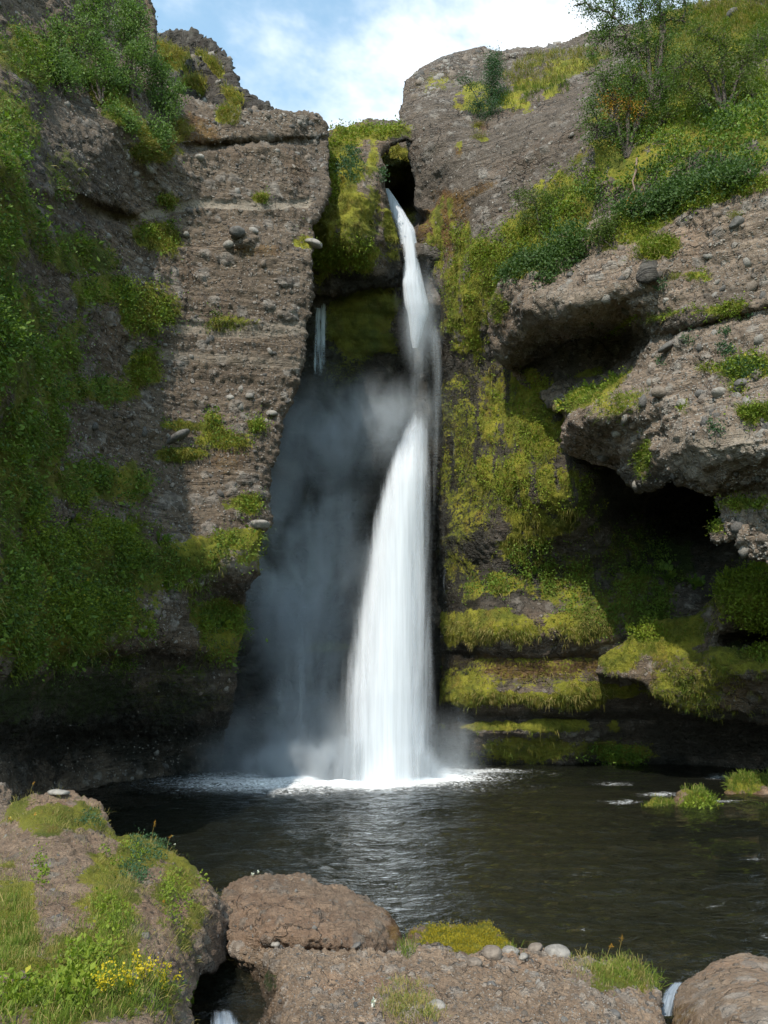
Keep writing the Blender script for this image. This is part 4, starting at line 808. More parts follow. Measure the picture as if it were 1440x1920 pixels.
B7 = rock('boulder', [(-90, 1500), (-20, 1474), (8, 1471), (24, 1484), (24, 1502), (10, 1520), (-30, 1530), (-90, 1540)], [(0, 1475, 12.5), (20, 1495, 12.5), (-40, 1500, 12.0), (0, 1518, 12.2)], 1.0, 'ledge', label='small grey boulder at the left edge of the photo above the grassy one', seed=141, big=0.03, mid=0.05, cob=0.0)
B8 = rock('boulder', [(-330, 1545), (-90, 1530), (-20, 1516), (20, 1518), (34, 1535), (50, 1600), (60, 1690), (-330, 1720)], [(0, 1522, 12.0), (-40, 1550, 11.6), (20, 1550, 11.7), (0, 1680, 10.9), (-300, 1560, 11.6), (-300, 1700, 10.7)], 1.6, 'ledge', label='half-hidden brown rock under the small grey boulder at the left edge', seed=142, big=0.03, mid=0.05, cob=0.0)
# mossy rocks standing in the pool
B9 = rock('boulder', [(1262, 1530), (1264, 1500), (1275, 1484), (1288, 1479), (1318, 1482), (1336, 1494), (1344, 1515), (1338, 1545), (1300, 1550)], [(1270, 1500, 18.2), (1290, 1482, 18.5), (1330, 1495, 18.3), (1300, 1520, 17.6), (1270, 1540, 17.6), (1335, 1540, 17.6)], 1.2,
          label='mossy rock with bright grass standing in the pool on the right', seed=149, big=0.06, mid=0.08, cob=0.0, masks={'moss': [(1310, 1510, 40, 34, 1)], 'rust': [(1275, 1510, 24, 30, .7)]}, group='mossy rocks in the pool')
B10 = rock('boulder', [(1204, 1522), (1208, 1508), (1226, 1499), (1250, 1498), (1262, 1506), (1262, 1530), (1210, 1530)], [(1215, 1510, 18.0), (1250, 1502, 18.2), (1235, 1525, 17.7)], 0.7,
           label='small low moss clump in the pool touching the left side of the taller mossy rock', seed=151, big=0.04, mid=0.05, cob=0.0, masks={'moss': [(1235, 1512, 40, 20, 1)], 'rust': [(1220, 1515, 20, 16, .7)]}, group='mossy rocks in the pool')
B11 = rock('boulder', [(1362, 1490), (1366, 1462), (1380, 1453), (1440, 1452), (1560, 1450), (1560, 1500), (1440, 1505), (1400, 1502)], [(1370, 1470, 19.6), (1440, 1456, 20), (1540, 1456, 20), (1400, 1498, 19.2), (1540, 1495, 19)], 1.2,
           label='long flat mossy rock at the right edge where water spills in', seed=157, big=0.06, mid=0.08, cob=0.02, masks={'moss': [(1420, 1465, 90, 20, 1)], 'rust': [(1400, 1480, 80, 20, .7)]}, group='mossy rocks in the pool')
B12 = rock('boulder', [(1428, 1530), (1436, 1518), (1460, 1512), (1540, 1512), (1540, 1556), (1430, 1552)], [(1436, 1530, 17.8), (1500, 1516, 18), (1500, 1550, 17.4)], 0.9,
           label='mossy rock half cut off by the right edge of the photo', seed=163, big=0.04, mid=0.05, cob=0.0, masks={'moss': [(1450, 1530, 50, 30, 1)]}, group='mossy rocks in the pool')
B13 = rock('gravel_bar', [(1338, 1532), (1345, 1520), (1380, 1512), (1460, 1510), (1560, 1510), (1560, 1534), (1440, 1536)], [(1345, 1522, 18.0), (1440, 1514, 18.4), (1440, 1532, 17.8), (1550, 1520, 18)], 0.8, 'ledge',
           label='thin bar of wet gravel between the mossy rocks on the right', cat='gravel', seed=167, big=0.03, mid=0.03, cob=0.05)
B14 = rock('boulder', [(1330, 1588), (1350, 1582), (1400, 1580), (1425, 1585), (1425, 1594), (1340, 1598)], [(1340, 1590, 14.9), (1420, 1586, 15.0), (1380, 1594, 14.7)], 0.5, label='mossy rock awash just under the water surface on the right', seed=169, big=0.0, mid=0.02, cob=0.0, masks={'moss': [(1380, 1590, 60, 16, 1)], 'deep': [(1380, 1590, 60, 16, .8)]}, group='mossy rocks in the pool')
B15 = rock('boulder', [(1192, 527), (1196, 500), (1208, 487), (1232, 488), (1252, 503), (1246, 520), (1215, 533)], [(1200, 495, 17.65), (1248, 505, 17.6), (1220, 508, 17.2), (1200, 525, 17.4), (1240, 522, 17.35)], 0.7, 'basalt',
           label='smooth dark angular block under a mossy tuft on the right cliff', seed=171, big=0.0, mid=0.03, cob=0.0, fine=0.002, strata=0, step=2)

# ================================================================== STONES IN THE ROCK
def stone_proto(seed, sub=1):
    import bmesh
    bm = bmesh.new(); bmesh.ops.create_icosphere(bm, subdivisions=sub, radius=1.0)
    V = np.array([v.co[:] for v in bm.verts]); F = np.array([[v.index for v in f.verts] for f in bm.faces]); bm.free()
    rs = np.random.RandomState(seed)
    V = V * (1 + 0.30 * fbm(V * 0.9 + seed * 3.1, 2, seed))[:, None]
    for _ in range(3):                                          # a few flat broken sides
        d = nrm(rs.randn(3)); h = 0.68 + .2 * rs.rand(); k = V @ d; V = V - np.clip(k - h, 0, None)[:, None] * d
    V = V * np.array([1.0, 0.8, 0.62])
    return V, F
PROTO = [stone_proto(s) for s in range(7)]
def stone_mesh(i, mat):
    V, F = PROTO[i]
    o = mk('stone', V, [F], M[mat]); me = o.data; bpy.data.objects.remove(o); return me
STM = [stone_mesh(i, mt) for i in range(7) for mt in ('stone_a', 'stone_b', 'stone_c')]
def rand_rot(rs):
    from mathutils import Euler
    return Euler(tuple(rs.rand(3) * 6.28))
def stones(S, n, lo, hi, w, n_small=1200, seed=0, power=2.2, sink=0.25):
    rs = np.random.RandomState(seed + 500)
    k = pick(S, n, w, rs=rs)
    for j in k:
        o = bpy.data.objects.new('stone', STM[rs.randint(len(STM))]); COL.objects.link(o); o.parent = S['obj']
        r = lo + (hi - lo) * rs.rand() ** power
        o.location = S['V'][j] - S['N'][j] * r * sink; o.rotation_euler = rand_rot(rs); o.scale = (r, r, r)
    k = pick(S, n_small, w, rs=rs); Vs, Fs = [], []
    P0 = [stone_proto(s, 1) for s in range(3)]
    r = lo * (0.25 + 0.6 * rs.rand(len(k)))
    nv = len(P0[0][0]); 
    A = nrm(rs.randn(len(k), 3)); B = nrm(np.cross(A, rs.randn(len(k), 3))); Cc = np.cross(A, B)
    Pv = np.stack([P0[i][0] for i in rs.randint(0, 3, len(k))])
    V = (Pv[..., 0:1] * A[:, None] + Pv[..., 1:2] * B[:, None] + Pv[..., 2:3] * Cc[:, None]) * r[:, None, None] + (S['V'][k] - S['N'][k] * r[:, None] * sink)[:, None]
    F = np.concatenate([P0[0][1] + i * nv for i in range(len(k))])
    mk('pebbles', V.reshape(-1, 3), [F], M['stone_a'], S['obj'], kind='stuff')
bare = lambda S: np.clip(1 - 1.3 * S['at']['moss'] - .8 * S['at']['sand'] - .5 * S['at']['wet'], 0, 1)
stones(left, 290, 0.045, 0.17, bare(left) * (left['px'] > 100), 4500, 1)
stones(right, 200, 0.04, 0.13, bare(right) * (right['py'] < 520), 3000, 2)
stones(brow, 290, 0.045, 0.20, bare(brow) * (1 + 2 * (brow['py'] > 640) * (brow['px'] > 1200)), 5200, 3)
stones(crag, 30, 0.12, 0.35, np.ones(len(crag['px'])), 60, 4)
stones(B3, 290, 0.015, 0.055, bare(B3), 3200, 5, sink=0.4)
stones(B2, 60, 0.012, 0.04, bare(B2), 300, 6, sink=0.4)
stones(B4, 30, 0.015, 0.04, bare(B4), 120, 7, sink=0.5)
stones(B1, 90, 0.02, 0.07, bare(B1), 300, 8, sink=0.5)
stones(B13, 60, 0.03, 0.07, np.ones(len(B13['px'])), 300, 9)

def disc(*cs): return lambda px, py: np.max([np.clip(1.15 - np.hypot((px - c[0]) / c[2], (py - c[1]) / c[3]), 0, .4) / .4 for c in cs], 0)
stones(right, 85, .10, .34, disc((830, 118, 60, 34), (800, 160, 34, 34), (940, 105, 60, 12), (1050, 92, 50, 10))(right['px'], right['py']), 300, 10, power=1.4, sink=.45)
stones(left, 60, .07, .2, disc((480, 225, 110, 18), (590, 260, 20, 40))(left['px'], left['py']), 200, 11, sink=.45)

def surf(S, px, py):
    d = (S['px'] - px) ** 2 + (S['py'] - py) ** 2 + 1e4 * (S['sd'] > 2)
    k = np.argmin(d); return S['V'][k], S['N'][k]
# loose stones one can point at
PST = {}
def loose(px, py, rpx, S, mt, label, sq=(1, .9, .75), seed=0, rot=0.0):
    V, F = stone_proto(seed + 20, 3)
    p, n = surf(S, px, py)
    r = rpx * p[1] / FPX
    V = V * (1 + 0.05 * fbm(V * 4, 3, seed))[:, None]
    V = V / np.array([1, .8, .62]) * np.array(sq)
    c, s = math.cos(R(rot)), math.sin(R(rot)); V = np.stack([V[:, 0] * c - V[:, 2] * s, V[:, 1], V[:, 0] * s + V[:, 2] * c], -1)
    o = mk('loose_stone', V * r, [F], M[mt], label=label, cat='stone', group='loose stones on the near bank' if S is B3 else None)
    o.location = p + n * r * (0.08 if S is not B3 else .02)
    return o
loose(890, 1811, 13, B3, 'stone_c', 'small brown stone just right of the angular pale block', seed=1)
loose(921, 1797, 19, B3, 'stone_c', 'rounded grey stone below the right end of the mossy boulder', seed=2)
loose(957, 1786, 15, B3, 'stone_a', 'flattened grey stone on the bank rim, second from the mossy boulder', (1, .9, .5), 3)
loose(1003, 1780, 15, B3, 'stone_c', 'tan rounded stone on the bank rim between the flattened grey one and the widest one', seed=4)
loose(1046, 1786, 22, B3, 'stone_a', 'widest pale stone on the bank rim, left of the grass tuft', (1.1, .9, .6), 5)
loose(980, 1800, 8, B3, 'stone_a', 'tiny pale stone under the rim stones of the bank', seed=6)
loose(1010, 1845, 9, B3, 'stone_a', 'small upright pale stone alone in the middle of the earthy bank', (.6, .7, 1), 7)
loose(818, 1886, 17, B3, 'stone_a', 'flat-topped pale stone beside the dry grass near the bottom edge', (1, .9, .6), 8)
loose(785, 1898, 15, B3, 'stone_c', 'rounded brown stone touching the dry grass near the bottom edge', seed=9)
loose(922, 1843, 9, B3, 'stone_b', 'dark small stone on the bank under the rounded grey one', seed=10)
loose(1148, 1906, 12, B3, 'stone_b', 'dark stone at the bottom edge below the grass tuft', seed=11)
loose(515, 1770, 9, B2, 'stone_a', 'grey pebble resting low on the dome boulder at its left', seed=12)
loose(670, 1772, 9, B2, 'stone_b', 'dark oval pebble resting low on the dome boulder at its right', (1.2, .8, .5), 13, 30)
loose(106, 1494, 18, B1, 'stone_a', 'flat pale stone lying on the very top of the grassy boulder', (1.1, .8, .35), 14)
loose(445, 440, 17, left, 'stone_b', 'dark knobbly stone standing out in the middle of the left cliff', seed=15)
loose(428, 462, 13, left, 'stone_a', 'paler round stone to the lower left of the dark knobbly one', seed=16)
loose(474, 434, 11, left, 'stone_a', 'pale stone to the right of the dark knobbly one on the left cliff', seed=17)
loose(588, 457, 17, left, 'stone_a', 'smooth grey slab poking out of the left cliff edge beside the chute moss', (1.2, .8, .5), 18, -15)
loose(376, 293, 11, left, 'stone_a', 'pale rounded stone high on the left cliff under the overhanging seam', seed=19)
loose(510, 773, 9, left, 'stone_a', 'bright pale oval stone on the right side of the left cliff', (1.3, .8, .7), 20)
loose(430, 746, 9, left, 'stone_a', 'bright pale stone mid-height on the left cliff, left of the oval one', seed=21)
loose(330, 822, 22, left, 'stone_b', 'long slanting dark stone in the darker lower band of the left cliff', (1.1, .7, .4), 22, 35)
loose(480, 985, 18, left, 'stone_a', 'grey slab at the lip of the left cliff above the green ledge', (1.2, .8, .5), 23)
loose(1245, 742, 16, brow, 'stone_c', 'brown-topped round stone in the row under the right brow', (1.1, .9, .8), 24)
loose(1275, 752, 11, brow, 'stone_a', 'grey stone right against the brown-topped one on the right brow', seed=25)
loose(1345, 735, 15, brow, 'stone_a', 'grey rounded stone under the green patch on the right brow', seed=26)
loose(1390, 720, 14, brow, 'stone_b', 'dark rounded stone under the green patch at far right', seed=27)
loose(1312, 738, 12, brow, 'stone_b', 'darker stone midway along the stone row on the right brow', seed=28)
loose(1155, 812, 11, brow, 'stone_a', 'bright white-grey stone on the lower brow beside the moss streak', seed=29)
loose(1130, 858, 13, brow, 'stone_b', 'dark stone set in the underside of the lower brow', seed=30)
loose(1258, 655, 18, brow, 'stone_b', 'slanting dark elongated stone with a pale end on the right brow', (1.3, .7, .45), 31, 32)
loose(1070, 515, 10, brow, 'stone_b', 'round grey stone on the brow under the dark herb', seed=32)
loose(1252, 565, 8, brow, 'stone_a', 'small bright white stone below the dark angular block', seed=33)
loose(1390, 425, 16, brow, 'stone_b', 'dark stone capped by a small green tuft at upper right', seed=34)
loose(1378, 32, 18, right, 'stone_b', 'dark grey rock on the grassy skyline at top right', seed=35)

# ================================================================== TREES AND SHRUBS
def sb(S, px, py, off=0.0):
    p, n = surf(S, px, py); return (px, py, p[1] - off)
a = sb(right, 1175, 292, .05)
woody('birch_tree', 'green birch with a patch of orange leaves leaning from the slope above the right brow', 'tree', a,
      [(1150, 190, 48), (1200, 205, 52), (1120, 240, 40), (1250, 225, 42), (1170, 262, 36), (1130, 150, 34), (1185, 150, 42), (1235, 165, 42), (1215, 262, 30), (1108, 200, 24), (1275, 260, 26)], M['birch'], 13000, 0.052, 5, 0.07,
      spots=[(1150, 195, 28), (1190, 205, 24)], cl_r=.105, per=22, group='birch trees on the right slope', seed=1)
b = sb(right, 1230, 200, .2)
woody('birch_tree', 'tall darker birch reaching above the skyline behind the one with orange leaves', 'tree', b,
      [(1200, 20, 46), (1150, 30, 38), (1250, 20, 42), (1110, 18, 22), (1088, 8, 12), (1180, 80, 44), (1230, 85, 48), (1280, 40, 28), (1285, 5, 20), (1160, -20, 40), (1240, -30, 50), (1120, 70, 22), (1250, 130, 34), (1110, 100, 22), (1075, 12, 9), (1135, 55, 22)], M['birch'], 14000, 0.055, 5, 0.08, cl_r=.105, per=22, group='birch trees on the right slope', seed=2)
c_ = sb(right, 1360, 222, .05)
woody('birch_tree', 'paler wide birch with thin forked stems nearest the right edge', 'tree', c_,
      [(1300, 110, 42), (1350, 80, 40), (1400, 110, 42), (1290, 160, 36), (1340, 140, 46), (1390, 165, 42), (1310, 195, 30), (1420, 70, 28), (1310, 60, 28), (1420, 190, 26), (1265, 130, 20)], M['birch2'], 11500, 0.05, 6, 0.06, cl_r=.105, per=22, group='birch trees on the right slope', seed=3)
for i, (q, bl, nl, mt, lab) in enumerate((
    (sb(right, 1425, 120), [(1425, 80, 30), (1445, 50, 34), (1440, 110, 28)], 3500, 'birch2', 'yellow-green bush at the right edge under the grassy skyline'),
    (sb(right, 1015, 440), [(1000, 372, 28), (1035, 385, 36), (985, 405, 24), (1055, 362, 26), (1015, 415, 28), (970, 370, 12)], 5000, 'birch2', 'small pale green birch bush hanging above the mossy wall'),
    (sb(right, 922, 200), [(925, 128, 20), (922, 155, 24), (932, 178, 22), (915, 112, 10), (930, 105, 9)], 5200, 'juniper', 'upright bluish green bush alone on the high right cliff'),
    (sb(right, 905, 225), [(898, 195, 22), (880, 160, 15), (910, 218, 20), (925, 200, 20), (868, 150, 10)], 3200, 'juniper', 'low spreading bush at the foot of the upright bluish one'))):
    woody('bush', lab, 'bush', q, bl, M[mt], nl, 0.045, 3, 0.03, seed=10 + i, cl_r=0.10)
woody('bush', 'bush turning orange at its tip above the pebbly right brow', 'bush', sb(brow, 1150, 462), [(1135, 425, 26), (1165, 412, 24), (1185, 390, 16), (1120, 440, 18), (1195, 378, 10)], M['birch2'], 3600, 0.045, 3, 0.025, spots=[(1190, 380, 24)], seed=15, cl_r=0.10)
for i, (q, bl, nl, lab) in enumerate((
    (sb(left, 112, 178, .1), [(95, 90, 34), (120, 120, 34), (85, 130, 22), (110, 55, 24), (130, 150, 26)], 4500, 'willow bush furthest left at the top of the left cliff'),
    (sb(left, 190, 190, .1), [(170, 60, 34), (190, 100, 38), (160, 20, 26), (205, 140, 32), (165, 140, 26), (195, 30, 24), (180, -10, 26)], 7500, 'tall willow bush with pale stems, second from the left'),
    (sb(left, 250, 190, .1), [(240, 60, 36), (255, 110, 34), (235, 15, 30), (262, 30, 22), (240, 150, 30), (270, 85, 20)], 7500, 'tallest willow bush against the sky at the left'),
    (sb(left, 312, 232, .1), [(300, 150, 30), (325, 180, 24), (290, 190, 28), (320, 212, 20), (290, 120, 20), (338, 165, 12)], 5500, 'bright willow bush hanging over the edge of the left cliff'),
    (sb(left, 295, 290, .0), [(295, 262, 22), (290, 235, 18), (310, 250, 14)], 2200, 'small willow shoot growing below the bright bush'),
    (sb(left, 228, 250, .0), [(225, 222, 22), (205, 215, 16), (245, 230, 16)], 2200, 'small willow shoot on the slanting shelf left of the hanging bush'))):
    woody('willow_bush', lab, 'bush', q, bl, M['willow'], nl, 0.055, 5, 0.03, seed=30 + i, cl_r=0.10, group='willow bushes on the left cliff', droop=-0.5)
# bare pinkish root hanging from the slope
p0, _ = surf(right, 1196, 300); p1 = pt(1188, 372, p0[1] - 0.6)
V, F = tube(np.array([p0, pt(1192, 322, p0[1] - .35), pt(1186, 340, p0[1] - .45), pt(1190, 355, p0[1] - .5), p1]), [0.03, 0.028, 0.022, 0.018, 0.008], 7)
mk('bare_root', V, [F], M['deadwood'], label='bare pinkish root hanging down under the birch with orange leaves', cat='root')
e = empty('dead_twigs', tuple(surf(brow, 1010, 500)[0]), 'pale dead branches sticking out of the dark herb above the brow', 'branch')
rs = np.random.RandomState(5)
for k in range(6):
    s0 = surf(brow, 1000 + 12 * k, 505 - 4 * k)[0]; d = nrm(np.array([rs.randn() * .7, -.8, .6 * rs.rand()]))
    V, F = tube(bez(s0, s0 + d * 0.45, rs.randn(3) * .1, 7, .012, rs), np.linspace(0.012, 0.003, 7), 5); mk('branch', local(e, V), [F], M['deadwood'], e)

# ================================================================== HERBS, GRASS AND MOSS FRINGES
def box(x0, y0, x1, y1): return lambda px, py: ((px > x0) & (px < x1) & (py > y0) & (py < y1)).astype(float)
def disc(*cs): return lambda px, py: np.max([np.clip(1.15 - np.hypot((px - c[0]) / c[2], (py - c[1]) / c[3]), 0, .4) / .4 for c in cs], 0)
sq = lambda v: np.clip(v, 0, 1) ** 2
LM = left['at']['moss']; pn = lambda S, f=1.6, lo=-.25, hi=.25: .06 + sst(fbm(S['V'] * f + 7, 3, 321, .6), lo, hi)
wl = sq(LM) * (left['py'] < 1260) * pn(left)
leaf_cover('herb_cover', left, 34000, 0.052, M['herb'], wl, clump=10, spread=0.14, lift=.05, kind='stuff', label='green herbs spreading over the lower left cliff')
leaf_cover('herb_cover', left, 9000, 0.06, M['dark'], wl * (left['px'] < 420), clump=12, spread=0.16, lift=.06, kind='stuff', label='darker leafy plants among the herbs on the left cliff')
leaf_cover('herb_cover', left, 16000, 0.05, M['lime'], wl, region=disc((268, 585, 60, 60), (270, 680, 40, 40), (190, 545, 90, 40), (290, 450, 50, 36), (450, 950, 60, 34), (445, 1010, 60, 30), (485, 800, 20, 14), (100, 980, 90, 50), (200, 1010, 120, 40), (130, 1140, 110, 30), (290, 1110, 60, 30), (300, 1180, 100, 30), (400, 820, 20, 34)), clump=9, spread=0.11, lift=.07, kind='stuff', label='lime green plants in the sunnier patches of the left cliff')
leaf_cover('herb_cover', left, 1500, 0.11, M['herb'], wl, clump=7, spread=.16, lift=.1, kind='stuff', label='broader leaves standing out among the herbs on the left cliff')
blade_cover('grass_cover', left, 26000, 0.17, 0.012, M['grass'], wl, tuft=6, up=.2, bend=.9, kind='stuff', label='hanging grass among the herbs on the left cliff')
blade_cover('moss_fringe', left, 9000, 0.14, 0.012, M['mossblade'], sq(LM) * (left['py'] < 860) * (left['px'] > 240), tuft=7, up=.0, bend=1.0, kind='stuff', label='yellow-green tufts in the cracks of the left cliff')
blade_cover('shelf_grass', left, 5000, 0.2, 0.012, M['straw'], None, region=disc((430, 214, 20, 26), (385, 165, 14, 10), (340, 245, 22, 22), (285, 285, 40, 20)), tuft=7, up=.6, kind='stuff', label='dry grass on the shelf under the crag')
blade_cover('crag_grass', crag, 4500, 0.35, 0.02, M['straw'], sq(crag['at']['moss']), tuft=7, up=.6, kind='stuff', label='dry grass on the sloping shelf of the crag')
BM = butt['at']['moss']
blade_cover('moss_fringe', butt, 9000, 0.10, 0.012, M['mossblade'], sq(BM), tuft=7, up=-.1, bend=1.1, kind='stuff', label='moss hanging over the buttress left of the upper chute')
leaf_cover('herb_cover', butt, 5200, 0.07, M['lime'], sq(BM), region=disc((635, 255, 40, 20), (640, 490, 50, 18), (615, 480, 30, 20), (665, 460, 40, 20), (705, 245, 60, 16), (620, 330, 16, 40)), clump=8, spread=.1, kind='stuff', label='small bright leaves on the mossy buttress')
leaf_cover('herb_cover', butt, 1500, 0.07, M['juniper'], None, region=disc((662, 300, 18, 18), (716, 328, 12, 14), (655, 320, 26, 20)), clump=8, spread=.08, kind='stuff', label='grey-green rosettes on the mossy buttress')
blade_cover('moss_fringe', thr, 2500, 0.16, 0.014, M['mossblade'], sq(thr['at']['moss']), tuft=7, up=0, bend=1.1, kind='stuff', label='moss on the slab behind the arch')
RMs = right['at']['moss']; ry, rx = right['py'], right['px']
blade_cover('moss_fringe', right, 17000, 0.10, 0.011, M['mossblade'], sq(RMs) * (ry > 380) * (rx < 1240) * np.where(ry > 1100, .35, 1) * pn(right, 2.5), tuft=7, up=-.3, bend=1.2, kind='stuff', label='yellow-green moss and grass hanging on the inner wall right of the fall')
blade_cover('ledge_grass', right, 3600, 0.085, 0.013, M['grass'], sq(RMs) * (ry > 1080), tuft=7, up=.3, bend=1.0, kind='stuff', label='grass drooping from the low mossy ledges')
blade_cover('ledge_straw', right, 5500, 0.10, 0.012, M['straw'], sq(RMs) * (ry > 1140), tuft=7, up=.1, bend=1.2, region=disc((930, 1185, 110, 40), (1080, 1170, 70, 40), (1000, 1290, 150, 30), (940, 1110, 40, 24)), kind='stuff', label='straw coloured grass on the low ledges')
leaf_cover('herb_cover', right, 9000, 0.06, M['lime'], sq(RMs) * (ry > 430) * (ry < 960), clump=8, spread=.09, kind='stuff', label='small bright leaves dotted over the mossy inner wall')
leaf_cover('herb_cover', right, 9000, 0.07, M['herb'], sq(RMs) * (ry > 960), clump=9, spread=.12, region=disc((1060, 1080, 120, 80), (1200, 1120, 90, 80), (1180, 1030, 90, 90), (960, 1110, 90, 40), (1150, 1410, 70, 20)), kind='stuff', label='ferns and herbs in the shade of the right wall')
leaf_cover('slope_herb', right, 5000, 0.075, M['dark'], pn(right, 1.0), clump=12, spread=.17, lift=.12, out=.9, region=disc((1290, 335, 80, 34), (1380, 330, 60, 26), (1380, 235, 60, 26), (1130, 370, 34, 24)), kind='stuff', label='dark leafy herbs covering the slope under the birches')
leaf_cover('slope_herb', brow, 13000, 0.08, M['dark'], pn(brow, 1.0), clump=12, spread=.15, lift=.1, out=.9, region=disc((1010, 495, 60, 40), (1060, 460, 50, 34), (960, 520, 26, 20), (1280, 362, 90, 26), (1200, 395, 50, 16), (1360, 345, 60, 14)), kind='stuff', label='dark leafy herbs along the top of the right brow')
leaf_cover('slope_herb', right, 4500, 0.08, M['herb'], pn(right, 1.3), clump=12, spread=.17, lift=.1, region=disc((1270, 320, 130, 55), (1160, 350, 80, 50), (1060, 420, 50, 40), (1400, 280, 80, 60)), kind='stuff', label='mid green herbs under the birches')
leaf_cover('slope_herb', right, 11000, 0.06, M['lime'], pn(right), clump=10, spread=.13, lift=.07, region=disc((1090, 340, 60, 34), (1060, 380, 50, 34), (950, 450, 60, 50), (920, 500, 40, 50), (970, 480, 40, 50), (1300, 215, 80, 40), (1240, 260, 50, 26), (1420, 170, 60, 60), (1040, 440, 30, 20), (890, 440, 40, 26)), kind='stuff', label='yellow-green herbs on the slope above the mossy wall')
blade_cover('hill_grass', right, 20000, 0.26, 0.014, M['grass'], pn(right, 1.2), tuft=7, up=.7, region=disc((1350, 70, 150, 80), (1270, 180, 120, 90), (1400, 200, 90, 70), (1000, 175, 40, 18), (1040, 165, 30, 14), (960, 190, 40, 18)), kind='stuff', label='rough green grass on the hillside at top right')
blade_cover('hill_grass', right, 21000, 0.28, 0.014, M['straw'], None, tuft=7, up=.7, region=disc((1050, 125, 70, 20), (1000, 150, 60, 18), (1090, 110, 50, 16), (1370, 30, 110, 40), (1300, 70, 80, 40), (1440, 30, 60, 50), (1250, 130, 50, 40), (1330, 180, 70, 30)), kind='stuff', label='dry straw grass on the rim of the high right cliff')
bm_ = brow['at']['moss']
blade_cover('brow_grass', brow, 16000, 0.14, 0.010, M['grass'], sq(bm_), tuft=7, up=.5, kind='stuff', label='grass tufts on the right brow')
leaf_cover('brow_herb', brow, 8000, 0.055, M['lime'], sq(bm_), clump=8, spread=.08, kind='stuff', label='small green plants dotted on the right brow')
leaf_cover('brow_herb', brow, 2200, 0.045, M['juniper'], None, clump=14, spread=.055, region=disc((1300, 635, 10, 6), (1360, 652, 14, 10), (1245, 680, 10, 8), (1110, 600, 6, 5), (1410, 590, 8, 6), (1240, 540, 12, 10), (1360, 625, 8, 8), (1345, 805, 14, 8), (1400, 690, 40, 16)), kind='stuff', label='grey-green cushions on the right brow')
tm = terr['at']['moss']
blade_cover('terrace_grass', terr, 9000, 0.09, 0.010, M['grass'], sq(tm) * pn(terr, 2.5), tuft=7, up=.3, bend=.9, kind='stuff', label='grass over the mossy terraces')
blade_cover('terrace_moss', terr, 4500, 0.07, 0.012, M['mossblade'], np.clip(tm + terr['at']['rust'] * .6, 0, 1), tuft=7, up=-.2, bend=1.2, kind='stuff', label='brown-green moss fringe of the terraces')
leaf_cover('terrace_herb', terr, 7000, 0.07, M['lime'], None, clump=8, spread=.09, region=disc((1400, 1100, 70, 30), (1430, 1140, 60, 30), (1440, 1225, 40, 16), (1220, 1190, 30, 14)), kind='stuff', label='bright leaves on the upper mossy terrace')

def compound_herb(px, py, S, size, mat, label, group, seed, n=7, up=0.5, name='leafy_herb', cat='herb'):
    """a rosette of stalked leaves, each made of paired leaflets"""
    rs = np.random.RandomState(seed + 900); p, nn_ = surf(S, px, py); root = empty(name, tuple(p), label, cat, group); r = size * p[1] / FPX
    tubes, LV = [], []
    for k in range(n):
        d = nrm(nn_ * .7 + np.array([0, 0, up]) + rs.randn(3) * 0.75); e = p + d * r * (.6 + .6 * rs.rand())
        path = bez(p, e, np.array([0, 0, -.12 * r]), 6); tubes.append(tube(path, np.linspace(.05 * r, .02 * r, 6), 4))
        t = nrm(path[-1] - path[-2]); sdv = nrm(np.cross(t, nn_ + rs.randn(3) * .3)); up_ = np.cross(sdv, t)
        for j in range(7):
            c = path[-1] - t * r * .13 * (3 - j // 2); sg = 1 if j % 2 else -1
            a = t if j == 6 else nrm(t * .6 + sdv * sg); L = r * (.42 if j == 6 else .36) * (.8 + .4 * rs.rand()); w = nrm(np.cross(a, up_)) * L * .28
            m1 = c + a * L * .35 + up_ * L * .06; m2 = c + a * L * .7 + up_ * L * .04
            LV.append([c, m1 + w, m2 + w * .8, c + a * L - up_ * L * .08, m2 - w * .8, m1 - w])
    LV = np.array(LV); nL = len(LV); Fq = (np.arange(nL) * 6)[:, None]
    V, F = join_geo(tubes); mk('stalks', local(root, V), [F], M['herb'], root)
    mk('leaves', local(root, LV.reshape(-1, 3)), [Fq + np.array([[0, 1, 2, 5]]), Fq + np.array([[5, 2, 3, 4]])], mat, root, smooth=False, attrs={'rnd': np.repeat(rs.rand(nL), 6)})
    return root
HERBS = [(30, 962, 34, 'leafy herb nearest the left edge at mid height of the left cliff'), (120, 978, 28, 'yellowing leafy herb right of the one nearest the left edge'), (228, 1005, 30, 'lime green leafy herb below the pebbly band of the left cliff'), (295, 1018, 24, 'leafy herb on the slanting green shelf, right of the lime green one'),
         (60, 1082, 28, 'leafy herb in the deep shade at the lower left'), (138, 1108, 28, 'large lobed herb above the dark undercut of the left cliff'), (88, 1146, 30, 'wide lobed herb just over the shadowed undercut, second from the left'), (152, 1168, 26, 'lowest lobed herb, a yellow leaf at its foot, on the left cliff'),
         (228, 1088, 22, 'small leafy herb in the middle of the green shelf'), (310, 1100, 20, 'small pale herb near the right end of the green shelf'), (255, 1190, 22, 'leafy herb hanging lowest at the centre of the undercut'), (411, 1172, 26, 'bright herb alone in the niche below the cliff corner beside the fall'),
         (362, 1074, 18, 'tiny bright herb just left of the cliff corner ledge'), (20, 868, 24, 'herb at the left edge above the shaded green slope'), (258, 680, 26, 'dark bushy herb in the middle of the bright patch on the left cliff')]
for i, (x_, y_, s_, l_) in enumerate(HERBS):
    compound_herb(x_, y_, left, s_ * .85, M['lime'] if i % 3 else M['herb'], l_, 'leafy herbs on the left cliff', i)
